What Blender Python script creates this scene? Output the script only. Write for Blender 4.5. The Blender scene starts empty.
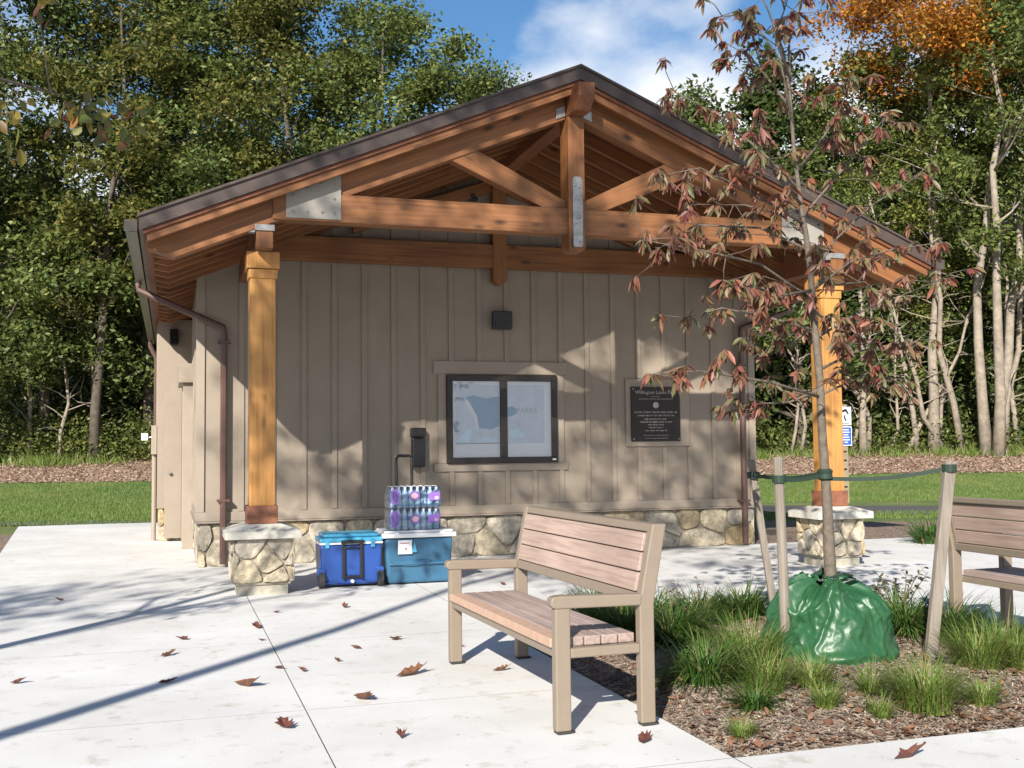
import bpy, bmesh, math, random
import numpy as np
from mathutils import Vector, Matrix, Euler
R_ = math.radians
S = bpy.context.scene
COL = S.collection

# ------------------------------------------------------------------ camera
CF, CH, CYAW, CPITCH, CROLL = 1085.6, 1.4, 0.3046, 0.0573, -0.0104
cF = np.array([math.sin(CYAW)*math.cos(CPITCH), math.cos(CYAW)*math.cos(CPITCH), math.sin(CPITCH)])
cR = np.array([math.cos(CYAW), -math.sin(CYAW), 0.0]); cU = np.cross(cR, cF)
cr_, sr_ = math.cos(CROLL), math.sin(CROLL)
cR, cU = cR*cr_+cU*sr_, cU*cr_-cR*sr_
cam = bpy.data.cameras.new('camera'); camo = bpy.data.objects.new('camera', cam); COL.objects.link(camo)
m = Matrix.Identity(4)
for i in range(3):
    m[i][0] = cR[i]; m[i][1] = cU[i]; m[i][2] = -cF[i]
m[2][3] = CH
camo.matrix_world = m
cam.sensor_width = 36; cam.lens = CF/1024*36; cam.clip_end = 2000; cam.clip_start = 0.05
S.camera = camo
def ray(u, v): return cF+cR*(u-512)/CF+cU*(384-v)/CF
def P(u, v, Y):
    d = ray(u, v); return Vector(np.array([0, 0, CH])+d*Y/d[1])
def PD(u, v, D): return Vector(np.array([0, 0, CH])+ray(u, v)*D)
def G(u, v, z=0.0):
    d = ray(u, v); return Vector(np.array([0, 0, CH])+d*(z-CH)/d[2])

# ------------------------------------------------------------------ light
SUN_AZ, SUN_EL = R_(32.7), R_(28.5)      # travel azimuth from +Y towards +X
sd = bpy.data.lights.new('sun', 'SUN'); so = bpy.data.objects.new('sun', sd); COL.objects.link(so)
sd.energy = 5.0; sd.angle = R_(0.55); sd.color = (1.0, 0.94, 0.85)
trav = Vector((math.sin(SUN_AZ)*math.cos(SUN_EL), math.cos(SUN_AZ)*math.cos(SUN_EL), -math.sin(SUN_EL)))
so.rotation_euler = trav.to_track_quat('-Z', 'Y').to_euler()
so.location = (-10, -15, 14)
W = bpy.data.worlds.new('World'); S.world = W; W.use_nodes = True
nt = W.node_tree; nt.nodes.clear()
def N(nt, t, **k):
    n = nt.nodes.new(t)
    for a, b in k.items():
        if a.startswith('i_'): n.inputs[a[2:]].default_value = b
        else: setattr(n, a, b)
    return n
sky = N(nt, 'ShaderNodeTexSky', sky_type='NISHITA', sun_disc=False, sun_elevation=SUN_EL)
# direction to the sun is -trav; sun_rotation measured clockwise from +Y
sky.sun_rotation = math.atan2(-trav.x, -trav.y)
sky.air_density = 1.0; sky.dust_density = 0.2; sky.ozone_density = 2.2
tc = N(nt, 'ShaderNodeTexCoord')
mp = N(nt, 'ShaderNodeMapping'); mp.inputs['Scale'].default_value = (1, 1, 1.7); mp.inputs['Location'].default_value = (3.1, 2.2, 0.5)
ns = N(nt, 'ShaderNodeTexNoise'); ns.inputs['Scale'].default_value = 2.7; ns.inputs['Detail'].default_value = 7; ns.inputs['Roughness'].default_value = 0.52
cr = N(nt, 'ShaderNodeValToRGB'); cr.color_ramp.elements[0].position = 0.47; cr.color_ramp.elements[1].position = 0.60
mx = N(nt, 'ShaderNodeMixRGB'); mx.inputs[2].default_value = (10.6, 10.9, 11.4, 1)
bg = N(nt, 'ShaderNodeBackground'); bg.inputs[1].default_value = 0.055
ow = N(nt, 'ShaderNodeOutputWorld')
L = nt.links.new
sx = N(nt, 'ShaderNodeSeparateXYZ'); L(tc.outputs['Generated'], sx.inputs[0])
ma = N(nt, 'ShaderNodeMath', operation='MULTIPLY_ADD'); ma.inputs[1].default_value = -1.1; ma.inputs[2].default_value = 0.395
ad = N(nt, 'ShaderNodeMath', operation='ADD'); L(sx.outputs['Z'], ma.inputs[0]); L(ma.outputs[0], ad.inputs[1])
L(tc.outputs['Generated'], mp.inputs[0]); L(mp.outputs[0], ns.inputs[0]); L(ns.outputs[0], ad.inputs[0]); L(ad.outputs[0], cr.inputs[0]); L(cr.outputs[0], mx.inputs[0])
hs = N(nt, 'ShaderNodeHueSaturation'); hs.inputs['Saturation'].default_value = 1.22; hs.inputs['Value'].default_value = 1.45
L(sky.outputs[0], hs.inputs['Color']); L(hs.outputs[0], mx.inputs[1]); L(mx.outputs[0], bg.inputs[0]); L(bg.outputs[0], ow.inputs[0])
S.view_settings.view_transform = 'Standard'; S.view_settings.look = 'None'; S.view_settings.gamma = 1; S.view_settings.exposure = 0.82
S.view_settings.use_curve_mapping = False
try:
    S.cycles.transparent_max_bounces = 12; S.cycles.max_bounces = 7
except Exception: pass

# ------------------------------------------------------------------ materials
def newmat(name):
    m = bpy.data.materials.new(name); m.use_nodes = True
    n = m.node_tree; b = n.nodes['Principled BSDF']; return m, n, b
def c4(c): return (c[0], c[1], c[2], 1)
def plain(name, col, rough=0.6, metal=0.0, var=0.12, scale=6.0, bump=0.0, bscale=60, spec=0.5, coat=0):
    """colour with a soft wear variation"""
    m, n, b = newmat(name); L = n.links.new
    t = N(n, 'ShaderNodeTexCoord'); x = N(n, 'ShaderNodeTexNoise'); x.inputs['Scale'].default_value = scale; x.inputs['Detail'].default_value = 8
    x.inputs['Roughness'].default_value = 0.65
    r = N(n, 'ShaderNodeValToRGB'); r.color_ramp.elements[0].position = 0.3; r.color_ramp.elements[1].position = 0.72
    r.color_ramp.elements[0].color = c4([v*(1-var) for v in col]); r.color_ramp.elements[1].color = c4([min(1, v*(1+var)) for v in col])
    L(t.outputs['Object'], x.inputs[0]); L(x.outputs[0], r.inputs[0]); L(r.outputs[0], b.inputs['Base Color'])
    b.inputs['Roughness'].default_value = rough; b.inputs['Metallic'].default_value = metal
    b.inputs['Specular IOR Level'].default_value = spec
    if coat: b.inputs['Coat Weight'].default_value = coat
    if bump:
        y = N(n, 'ShaderNodeTexNoise'); y.inputs['Scale'].default_value = bscale; y.inputs['Detail'].default_value = 5
        u = N(n, 'ShaderNodeBump'); u.inputs['Strength'].default_value = bump; u.inputs['Distance'].default_value = 0.01
        L(t.outputs['Object'], y.inputs[0]); L(y.outputs[0], u.inputs['Height']); L(u.outputs[0], b.inputs['Normal'])
    return m
def wood(name, col, dark, axis='x', ang=0.0, rough=0.62, knots=True, gscale=1.0, bump=0.25):
    """stretched grain along an axis; ang turns the grain in the XZ plane"""
    m, n, b = newmat(name); L = n.links.new
    t = N(n, 'ShaderNodeTexCoord'); ro = N(n, 'ShaderNodeMapping'); ro.inputs['Rotation'].default_value = (0, ang, 0)
    mp = N(n, 'ShaderNodeMapping')
    lo, hi = 0.9*gscale, 22*gscale
    mp.inputs['Scale'].default_value = {'x': (lo, hi, hi), 'y': (hi, lo, hi), 'z': (hi, hi, lo)}[axis]
    x = N(n, 'ShaderNodeTexNoise'); x.inputs['Scale'].default_value = 1.6; x.inputs['Detail'].default_value = 7; x.inputs['Roughness'].default_value = 0.62; x.inputs['Distortion'].default_value = 0.35
    big = N(n, 'ShaderNodeTexNoise'); big.inputs['Scale'].default_value = 1.3; big.inputs['Detail'].default_value = 3
    r = N(n, 'ShaderNodeValToRGB'); e = r.color_ramp.elements
    e[0].position = 0.3; e[0].color = c4(dark); e[1].position = 0.7; e[1].color = c4(col)
    mid = e.new(0.5); mid.color = c4([(a*0.6+c*0.4)*1.02 for a, c in zip(col, dark)])
    mul = N(n, 'ShaderNodeMixRGB', blend_type='MULTIPLY'); mul.inputs[0].default_value = 0.75
    r2 = N(n, 'ShaderNodeValToRGB'); r2.color_ramp.elements[0].position = 0.25; r2.color_ramp.elements[0].color = (0.55, 0.5, 0.45, 1); r2.color_ramp.elements[1].position = 0.75; r2.color_ramp.elements[1].color = (1.15, 1.12, 1.1, 1)
    L(t.outputs['Object'], ro.inputs[0]); L(ro.outputs[0], mp.inputs[0]); L(mp.outputs[0], x.inputs[0]); L(x.outputs[0], r.inputs[0])
    L(t.outputs['Object'], big.inputs[0]); L(big.outputs[0], r2.inputs[0]); L(r.outputs[0], mul.inputs[1]); L(r2.outputs[0], mul.inputs[2])
    out = mul.outputs[0]
    if knots:
        km = N(n, 'ShaderNodeMapping'); km.inputs['Scale'].default_value = {'x': (1.6, 4, 4), 'y': (4, 1.6, 4), 'z': (4, 4, 1.6)}[axis]
        v = N(n, 'ShaderNodeTexVoronoi'); v.inputs['Scale'].default_value = 1.15
        kr = N(n, 'ShaderNodeValToRGB'); kr.color_ramp.elements[0].position = 0.05; kr.color_ramp.elements[0].color = (1, 1, 1, 1); kr.color_ramp.elements[1].position = 0.17; kr.color_ramp.elements[1].color = (0, 0, 0, 1)
        kx = N(n, 'ShaderNodeMixRGB'); kx.inputs[2].default_value = c4([d*0.35 for d in dark])
        L(ro.outputs[0], km.inputs[0]); L(km.outputs[0], v.inputs['Vector']); L(v.outputs['Distance'], kr.inputs[0]); L(kr.outputs[0], kx.inputs[0]); L(out, kx.inputs[1])
        out = kx.outputs[0]
    L(out, b.inputs['Base Color'])
    bu = N(n, 'ShaderNodeBump'); bu.inputs['Strength'].default_value = bump; bu.inputs['Distance'].default_value = 0.004
    L(x.outputs[0], bu.inputs['Height']); L(bu.outputs[0], b.inputs['Normal'])
    b.inputs['Roughness'].default_value = rough
    return m
def island(name, cols, rough=0.8, noise=0.25, nscale=14, bump=0.5, bscale=35, trans=0.0, objcol=False):
    """colour picked per separate piece of the mesh"""
    m, n, b = newmat(name); L = n.links.new
    g = N(n, 'ShaderNodeNewGeometry'); r = N(n, 'ShaderNodeValToRGB'); r.color_ramp.interpolation = 'LINEAR'
    e = r.color_ramp.elements
    while len(e) < len(cols): e.new(0.5)
    for i, c in enumerate(cols): e[i].position = i/(len(cols)-1); e[i].color = c4(c)
    L(g.outputs['Random Per Island'], r.inputs[0]); out = r.outputs[0]
    t = N(n, 'ShaderNodeTexCoord')
    if noise:
        x = N(n, 'ShaderNodeTexNoise'); x.inputs['Scale'].default_value = nscale; x.inputs['Detail'].default_value = 8; x.inputs['Roughness'].default_value = 0.7
        r2 = N(n, 'ShaderNodeValToRGB'); r2.color_ramp.elements[0].position = 0.3; r2.color_ramp.elements[1].position = 0.7
        r2.color_ramp.elements[0].color = (1-noise*1.6,)*3+(1,); r2.color_ramp.elements[1].color = (1+noise,)*3+(1,)
        mu = N(n, 'ShaderNodeMixRGB', blend_type='MULTIPLY'); mu.inputs[0].default_value = 1
        L(t.outputs['Object'], x.inputs[0]); L(x.outputs[0], r2.inputs[0]); L(out, mu.inputs[1]); L(r2.outputs[0], mu.inputs[2]); out = mu.outputs[0]
    if objcol:
        o = N(n, 'ShaderNodeObjectInfo'); mu = N(n, 'ShaderNodeMixRGB', blend_type='MULTIPLY'); mu.inputs[0].default_value = 1
        L(out, mu.inputs[1]); L(o.outputs['Color'], mu.inputs[2]); out = mu.outputs[0]
    L(out, b.inputs['Base Color']); b.inputs['Roughness'].default_value = rough
    if bump:
        y = N(n, 'ShaderNodeTexNoise'); y.inputs['Scale'].default_value = bscale; y.inputs['Detail'].default_value = 6
        u = N(n, 'ShaderNodeBump'); u.inputs['Strength'].default_value = bump; u.inputs['Distance'].default_value = 0.012
        L(t.outputs['Object'], y.inputs[0]); L(y.outputs[0], u.inputs['Height']); L(u.outputs[0], b.inputs['Normal'])
    if trans:
        tr = N(n, 'ShaderNodeBsdfTranslucent'); mi = N(n, 'ShaderNodeMixShader'); mi.inputs[0].default_value = trans
        L(out, tr.inputs[0]); L(b.outputs[0], mi.inputs[1]); L(tr.outputs[0], mi.inputs[2])
        L(mi.outputs[0], n.nodes['Material Output'].inputs[0])
    return m

SLOPE = math.atan(5/12)
BEAM, BEAMD = (0.30, 0.127, 0.042), (0.14, 0.054, 0.019)
M = {}
M['beam_x'] = wood('stained timber along x', BEAM, BEAMD, 'x')
M['beam_y'] = wood('stained timber along y', (0.23, 0.085, 0.03), (0.12, 0.043, 0.016), 'y')
M['beam_z'] = wood('stained timber upright', BEAM, BEAMD, 'z')
M['slope_l'] = wood('stained timber sloping up right', BEAM, BEAMD, 'x', SLOPE)
M['slope_r'] = wood('stained timber sloping down right', BEAM, BEAMD, 'x', -SLOPE)
M['deck'] = wood('stained roof boards', (0.20, 0.068, 0.025), (0.11, 0.036, 0.014), 'y', knots=False)
M['post'] = wood('honey stained post', (0.55, 0.285, 0.08), (0.36, 0.16, 0.04), 'z', bump=0.5)
M['block'] = plain('rusty brown base block', (0.22, 0.085, 0.045), 0.7, var=0.3, scale=18, bump=0.3)
M['siding'] = plain('taupe painted siding', (0.268, 0.222, 0.172), 0.65, var=0.09, scale=2.2, bump=0.12, bscale=120)
M['trim'] = plain('taupe painted trim', (0.285, 0.237, 0.186), 0.6, var=0.08, scale=4, bump=0.06, bscale=120)
M['stone'] = island('fieldstone', [(0.44, 0.38, 0.27), (0.33, 0.30, 0.25), (0.48, 0.41, 0.28), (0.38, 0.35, 0.29), (0.42, 0.32, 0.18), (0.30, 0.26, 0.21), (0.48, 0.44, 0.36)], 0.88, 0.38, 11, 1.0, 16)
M['mortar'] = plain('grey mortar', (0.30, 0.265, 0.21), 0.95, var=0.3, scale=20, bump=0.6, bscale=60)
M['capstone'] = plain('pale cast stone', (0.50, 0.48, 0.42), 0.85, var=0.22, scale=9, bump=0.5, bscale=50)
M['plinth'] = plain('grey concrete footing', (0.33, 0.31, 0.25), 0.9, var=0.25, scale=12, bump=0.5)
M['roof'] = plain('dark brown roof metal', (0.062, 0.043, 0.036), 0.5, 0.1, var=0.3, scale=3, bump=0.1, bscale=8)
M['gutter'] = plain('bronze gutter metal', (0.10, 0.085, 0.07), 0.35, 0.5, var=0.15)
M['downspout'] = plain('dark brown downspout', (0.105, 0.058, 0.048), 0.38, 0.1, var=0.15)
M['plate'] = plain('painted steel gusset', (0.28, 0.26, 0.225), 0.55, 0.1, var=0.12, scale=5, bump=0.1)
M['galv'] = plain('galvanised steel', (0.34, 0.33, 0.31), 0.42, 0.7, var=0.35, scale=16)
M['bolt'] = plain('bolt steel', (0.25, 0.25, 0.24), 0.4, 0.8)
M['black'] = plain('black plastic', (0.012, 0.012, 0.013), 0.38, var=0.1)
M['frame'] = plain('dark bronze window frame', (0.022, 0.018, 0.016), 0.38, 0.2, var=0.1)
M['rubber'] = plain('grey black rubber', (0.035, 0.033, 0.032), 0.7)
M['bench'] = plain('taupe powder coated steel', (0.215, 0.172, 0.13), 0.48, 0.0, var=0.06, scale=8, bump=0.05, bscale=200)
M['slat'] = wood('weathered pinkish slat', (0.45, 0.345, 0.30), (0.28, 0.20, 0.165), 'y', knots=False, rough=0.75, gscale=1.4, bump=0.35)
M['slat_seat'] = wood('weathered grey brown slat', (0.40, 0.32, 0.29), (0.22, 0.165, 0.145), 'y', knots=False, rough=0.75, gscale=1.4, bump=0.35)
M['slat_end'] = plain('fresh cedar slat', (0.44, 0.29, 0.21), 0.7, var=0.15, scale=20)
M['blue'] = plain('royal blue plastic', (0.018, 0.065, 0.27), 0.38, var=0.08, scale=5, bump=0.04)
M['cyan'] = plain('bright cyan plastic', (0.07, 0.36, 0.56), 0.35, var=0.08)
M['teal'] = plain('steel blue plastic', (0.035, 0.115, 0.20), 0.4, var=0.08, bump=0.04)
M['white'] = plain('white plastic', (0.78, 0.78, 0.77), 0.45, var=0.04)
M['paper'] = plain('white paper', (0.82, 0.83, 0.84), 0.8, var=0.03)
M['stake'] = wood('weathered grey stake', (0.29, 0.26, 0.225), (0.17, 0.15, 0.125), 'z', knots=False, rough=0.9, gscale=1.6, bump=0.5)
M['strap'] = plain('dark green webbing', (0.012, 0.03, 0.018), 0.7)
M['bark'] = plain('grey brown bark', (0.085, 0.07, 0.052), 0.9, var=0.45, scale=6, bump=0.9, bscale=14)
M['palebark'] = plain('pale grey bark', (0.25, 0.21, 0.165), 0.9, var=0.4, scale=4, bump=0.9, bscale=10)
M['youngbark'] = plain('young grey bark', (0.125, 0.10, 0.077), 0.85, var=0.35, scale=22, bump=0.7, bscale=45)
M['bag'] = None
GREENS = [(0.035, 0.062, 0.017), (0.08, 0.115, 0.03), (0.14, 0.175, 0.05), (0.055, 0.085, 0.022), (0.19, 0.20, 0.065), (0.10, 0.13, 0.035)]
M['leaf'] = island('woodland leaves', GREENS, 0.5, 0, bump=0, trans=0.32, objcol=True)
M['autumn'] = island('autumn leaves', [(0.32, 0.10, 0.012), (0.40, 0.17, 0.02), (0.25, 0.16, 0.025), (0.36, 0.085, 0.012), (0.42, 0.22, 0.03)], 0.55, 0, bump=0, trans=0.35, objcol=True)
M['youngleaf'] = island('maroon oak leaves', [(0.14, 0.045, 0.04), (0.20, 0.06, 0.045), (0.12, 0.08, 0.04), (0.22, 0.10, 0.06), (0.12, 0.14, 0.05), (0.16, 0.055, 0.045), (0.27, 0.085, 0.045), (0.20, 0.16, 0.085), (0.10, 0.11, 0.045)], 0.5, 0.15, 40, 0, trans=0.22)
M['dryleaf'] = island('fallen brown leaves', [(0.15, 0.07, 0.042), (0.22, 0.115, 0.06), (0.11, 0.055, 0.035), (0.27, 0.16, 0.09), (0.18, 0.075, 0.045)], 0.7, 0.3, 30, 0.3)
M['redleaf'] = island('fallen red brown leaf', [(0.13, 0.042, 0.028), (0.12, 0.04, 0.028)], 0.6, 0.3, 30, 0.3)
M['brownleaf'] = island('fallen tan brown leaf', [(0.18, 0.08, 0.04), (0.16, 0.07, 0.036)], 0.65, 0.3, 30, 0.3)
M['grass_dark'] = island('deep green blades', [(0.025, 0.075, 0.012), (0.045, 0.115, 0.018), (0.07, 0.15, 0.025), (0.035, 0.09, 0.016), (0.12, 0.17, 0.035), (0.05, 0.12, 0.02), (0.30, 0.24, 0.11)], 0.45, 0, bump=0, trans=0.3)
M['grass_light'] = island('yellow green blades', [(0.11, 0.19, 0.03), (0.17, 0.25, 0.045), (0.09, 0.17, 0.025), (0.24, 0.26, 0.07), (0.14, 0.21, 0.035), (0.11, 0.19, 0.03), (0.38, 0.32, 0.15)], 0.5, 0, bump=0, trans=0.35)
M['shrubleaf'] = island('dull green purple shrub leaves', [(0.05, 0.08, 0.025), (0.07, 0.10, 0.03), (0.08, 0.045, 0.03), (0.06, 0.09, 0.03)], 0.5, 0, bump=0, trans=0.25)
M['chip'] = island('mulch chips', [(0.17, 0.125, 0.09), (0.25, 0.19, 0.14), (0.33, 0.26, 0.20), (0.12, 0.085, 0.06), (0.42, 0.35, 0.28), (0.22, 0.15, 0.105)], 0.9, 0, bump=0)

def mulch_mat():
    m, n, b = newmat('mulch bed'); L = n.links.new
    t = N(n, 'ShaderNodeTexCoord'); v = N(n, 'ShaderNodeTexVoronoi'); v.inputs['Scale'].default_value = 38
    r = N(n, 'ShaderNodeValToRGB'); e = r.color_ramp.elements; e[0].color = (0.10, 0.07, 0.05, 1); e[1].color = (0.36, 0.27, 0.20, 1); q = e.new(0.5); q.color = (0.21, 0.145, 0.105, 1)
    sp = N(n, 'ShaderNodeSeparateColor'); L(t.outputs['Object'], v.inputs['Vector']); L(v.outputs['Color'], sp.inputs[0]); L(sp.outputs[0], r.inputs[0]); L(r.outputs[0], b.inputs['Base Color'])
    u = N(n, 'ShaderNodeBump'); u.inputs['Strength'].default_value = 1; u.inputs['Distance'].default_value = 0.02; L(v.outputs['Distance'], u.inputs['Height']); L(u.outputs[0], b.inputs['Normal'])
    b.inputs['Roughness'].default_value = 0.95
    return m
M['mulch'] = mulch_mat()
def litter_mat():
    m, n, b = newmat('leaf litter'); L = n.links.new
    t = N(n, 'ShaderNodeTexCoord'); x = N(n, 'ShaderNodeTexNoise'); x.inputs['Scale'].default_value = 4.5; x.inputs['Detail'].default_value = 9; x.inputs['Roughness'].default_value = 0.75
    r = N(n, 'ShaderNodeValToRGB'); e = r.color_ramp.elements; e[0].position = 0.3; e[0].color = (0.16, 0.10, 0.065, 1); e[1].position = 0.72; e[1].color = (0.50, 0.36, 0.26, 1); q = e.new(0.5); q.color = (0.33, 0.215, 0.145, 1)
    L(t.outputs['Object'], x.inputs[0]); L(x.outputs[0], r.inputs[0]); L(r.outputs[0], b.inputs['Base Color'])
    u = N(n, 'ShaderNodeBump'); u.inputs['Strength'].default_value = 1; u.inputs['Distance'].default_value = 0.1; L(x.outputs[0], u.inputs['Height']); L(u.outputs[0], b.inputs['Normal'])
    b.inputs['Roughness'].default_value = 0.95
    return m
M['litter'] = litter_mat()
def lawn_mat():
    m, n, b = newmat('lawn'); L = n.links.new
    t = N(n, 'ShaderNodeTexCoord'); x = N(n, 'ShaderNodeTexNoise'); x.inputs['Scale'].default_value = 0.5; x.inputs['Detail'].default_value = 4
    y = N(n, 'ShaderNodeTexNoise'); y.inputs['Scale'].default_value = 14; y.inputs['Detail'].default_value = 6; y.inputs['Roughness'].default_value = 0.8
    r = N(n, 'ShaderNodeValToRGB'); e = r.color_ramp.elements; e[0].position = 0.35; e[0].color = (0.09, 0.16, 0.033, 1); e[1].position = 0.72; e[1].color = (0.25, 0.26, 0.075, 1)
    r2 = N(n, 'ShaderNodeValToRGB'); r2.color_ramp.elements[0].position = 0.3; r2.color_ramp.elements[0].color = (0.5, 0.5, 0.5, 1); r2.color_ramp.elements[1].position = 0.7; r2.color_ramp.elements[1].color = (1.3, 1.3, 1.2, 1)
    mu = N(n, 'ShaderNodeMixRGB', blend_type='MULTIPLY'); mu.inputs[0].default_value = 1
    L(t.outputs['Object'], x.inputs[0]); L(t.outputs['Object'], y.inputs[0]); L(x.outputs[0], r.inputs[0]); L(y.outputs[0], r2.inputs[0]); L(r.outputs[0], mu.inputs[1]); L(r2.outputs[0], mu.inputs[2]); L(mu.outputs[0], b.inputs['Base Color'])
    u = N(n, 'ShaderNodeBump'); u.inputs['Strength'].default_value = 1; u.inputs['Distance'].default_value = 0.05; L(y.outputs[0], u.inputs['Height']); L(u.outputs[0], b.inputs['Normal'])
    b.inputs['Roughness'].default_value = 0.9
    return m
M['lawn'] = lawn_mat()
M['blade'] = island('lawn blades', [(0.07, 0.15, 0.025), (0.10, 0.18, 0.03), (0.14, 0.21, 0.04), (0.22, 0.235, 0.065)], 0.6, 0, bump=0, trans=0.3)
M['asphalt'] = plain('worn asphalt', (0.075, 0.073, 0.07), 0.9, var=0.2, scale=20, bump=0.4, bscale=120)
def concrete_mat():
    m, n, b = newmat('broom finished concrete'); L = n.links.new
    t = N(n, 'ShaderNodeTexCoord')
    x = N(n, 'ShaderNodeTexNoise'); x.inputs['Scale'].default_value = 0.9; x.inputs['Detail'].default_value = 8; x.inputs['Roughness'].default_value = 0.6
    y = N(n, 'ShaderNodeTexNoise'); y.inputs['Scale'].default_value = 160; y.inputs['Detail'].default_value = 3
    z = N(n, 'ShaderNodeTexNoise'); z.inputs['Scale'].default_value = 5.5; z.inputs['Detail'].default_value = 9; z.inputs['Roughness'].default_value = 0.7
    r = N(n, 'ShaderNodeValToRGB'); r.color_ramp.elements[0].position = 0.36; r.color_ramp.elements[0].color = (0.585, 0.575, 0.545, 1); r.color_ramp.elements[1].position = 0.7; r.color_ramp.elements[1].color = (0.70, 0.695, 0.675, 1)
    rz = N(n, 'ShaderNodeValToRGB'); rz.color_ramp.elements[0].position = 0.30; rz.color_ramp.elements[0].color = (0.74, 0.70, 0.62, 1); rz.color_ramp.elements[1].position = 0.45; rz.color_ramp.elements[1].color = (1, 1, 1, 1)
    ry = N(n, 'ShaderNodeValToRGB'); ry.color_ramp.elements[0].position = 0.3; ry.color_ramp.elements[0].color = (0.88, 0.88, 0.88, 1); ry.color_ramp.elements[1].position = 0.6; ry.color_ramp.elements[1].color = (1.03, 1.03, 1.03, 1)
    a = N(n, 'ShaderNodeMixRGB', blend_type='MULTIPLY'); a.inputs[0].default_value = 1; c = N(n, 'ShaderNodeMixRGB', blend_type='MULTIPLY'); c.inputs[0].default_value = 1
    for q in (x, y, z): L(t.outputs['Object'], q.inputs[0])
    L(x.outputs[0], r.inputs[0]); L(z.outputs[0], rz.inputs[0]); L(y.outputs[0], ry.inputs[0])
    L(r.outputs[0], a.inputs[1]); L(rz.outputs[0], a.inputs[2]); L(a.outputs[0], c.inputs[1]); L(ry.outputs[0], c.inputs[2]); L(c.outputs[0], b.inputs['Base Color'])
    vs = N(n, 'ShaderNodeTexVoronoi'); vs.inputs['Scale'].default_value = 5; rs = N(n, 'ShaderNodeValToRGB'); rs.color_ramp.elements[0].position = 0.03; rs.color_ramp.elements[0].color = (.45, .40, .33, 1); rs.color_ramp.elements[1].position = 0.055; rs.color_ramp.elements[1].color = (1, 1, 1, 1)
    e_ = N(n, 'ShaderNodeMixRGB', blend_type='MULTIPLY'); e_.inputs[0].default_value = .8
    L(t.outputs['Object'], vs.inputs['Vector']); L(vs.outputs['Distance'], rs.inputs[0]); L(c.outputs[0], e_.inputs[1]); L(rs.outputs[0], e_.inputs[2]); L(e_.outputs[0], b.inputs['Base Color'])
    u = N(n, 'ShaderNodeBump'); u.inputs['Strength'].default_value = 0.25; u.inputs['Distance'].default_value = 0.003; L(y.outputs[0], u.inputs['Height']); L(u.outputs[0], b.inputs['Normal'])
    b.inputs['Roughness'].default_value = 0.85
    return m
M['concrete'] = concrete_mat()
M['joint'] = plain('dirty joint', (0.17, 0.155, 0.13), 0.95, var=0.5, scale=9)
def bag_mat():
    m, n, b = newmat('green woven tarp'); L = n.links.new
    b.inputs['Base Color'].default_value = (0.020, 0.085, 0.033, 1); b.inputs['Roughness'].default_value = 0.42
    t = N(n, 'ShaderNodeTexCoord'); x = N(n, 'ShaderNodeTexNoise'); x.inputs['Scale'].default_value = 6; x.inputs['Detail'].default_value = 3; x.inputs['Distortion'].default_value = 0.5
    u = N(n, 'ShaderNodeBump'); u.inputs['Strength'].default_value = 0.35; u.inputs['Distance'].default_value = 0.03
    L(t.outputs['Object'], x.inputs[0]); L(x.outputs[0], u.inputs['Height']); L(u.outputs[0], b.inputs['Normal'])
    return m
M['bag'] = bag_mat()
def glass_mat(name, tint=(1, 1, 1), mixg=0.12, rough=0.02):
    m, n, b = newmat(name); L = n.links.new; n.nodes.remove(b)
    tr = N(n, 'ShaderNodeBsdfTransparent'); tr.inputs[0].default_value = c4(tint); gl = N(n, 'ShaderNodeBsdfGlossy'); gl.inputs['Roughness'].default_value = rough
    mi = N(n, 'ShaderNodeMixShader'); fr = N(n, 'ShaderNodeFresnel'); fr.inputs[0].default_value = 1.5
    ad = N(n, 'ShaderNodeMath', operation='ADD'); ad.inputs[1].default_value = mixg
    L(fr.outputs[0], ad.inputs[0]); L(ad.outputs[0], mi.inputs[0]); L(tr.outputs[0], mi.inputs[1]); L(gl.outputs[0], mi.inputs[2]); L(mi.outputs[0], n.nodes['Material Output'].inputs[0])
    return m
M['glass'] = glass_mat('window glass', (0.98, 0.99, 1.0), 0.05)
M['film'] = glass_mat('shrink film', (0.96, 0.97, 1.0), 0.06, 0.15)
M['water'] = plain('bottled water', (0.45, 0.68, 0.98), 0.12, var=0.2, scale=30)
M['water'].node_tree.nodes['Principled BSDF'].inputs['Transmission Weight'].default_value = 0.25
M['purple'] = plain('purple print', (0.24, 0.12, 0.46), 0.4)
M['pinkprint'] = plain('pale pink print', (0.62, 0.40, 0.45), 0.5)
M['capwhite'] = plain('white bottle cap', (0.75, 0.75, 0.78), 0.4)
M['mapblue'] = plain('map blue', (0.06, 0.26, 0.46), 0.7, var=0.1)
M['mapgrey'] = plain('map grey', (0.56, 0.64, 0.72), 0.7, var=0.12, scale=8)
M['maplight'] = plain('map pale blue', (0.6, 0.8, 0.92), 0.7, var=0.1)
M['mapred'] = plain('poster red', (0.45, 0.12, 0.12), 0.7)
M['textgrey'] = plain('raised bronze lettering', (0.36, 0.34, 0.31), 0.5)
M['plaque'] = plain('dark bronze plaque', (0.018, 0.015, 0.013), 0.4, 0.3, var=0.2)
M['signblue'] = plain('sign blue', (0.025, 0.10, 0.42), 0.45)
M['signwhite'] = plain('sign white', (0.72, 0.73, 0.74), 0.45)
M['signpost'] = plain('tan sign post', (0.26, 0.21, 0.14), 0.7, var=0.2)
M['floor'] = plain('woodland floor', (0.06, 0.045, 0.028), 0.95, var=0.4, scale=3)

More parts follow.
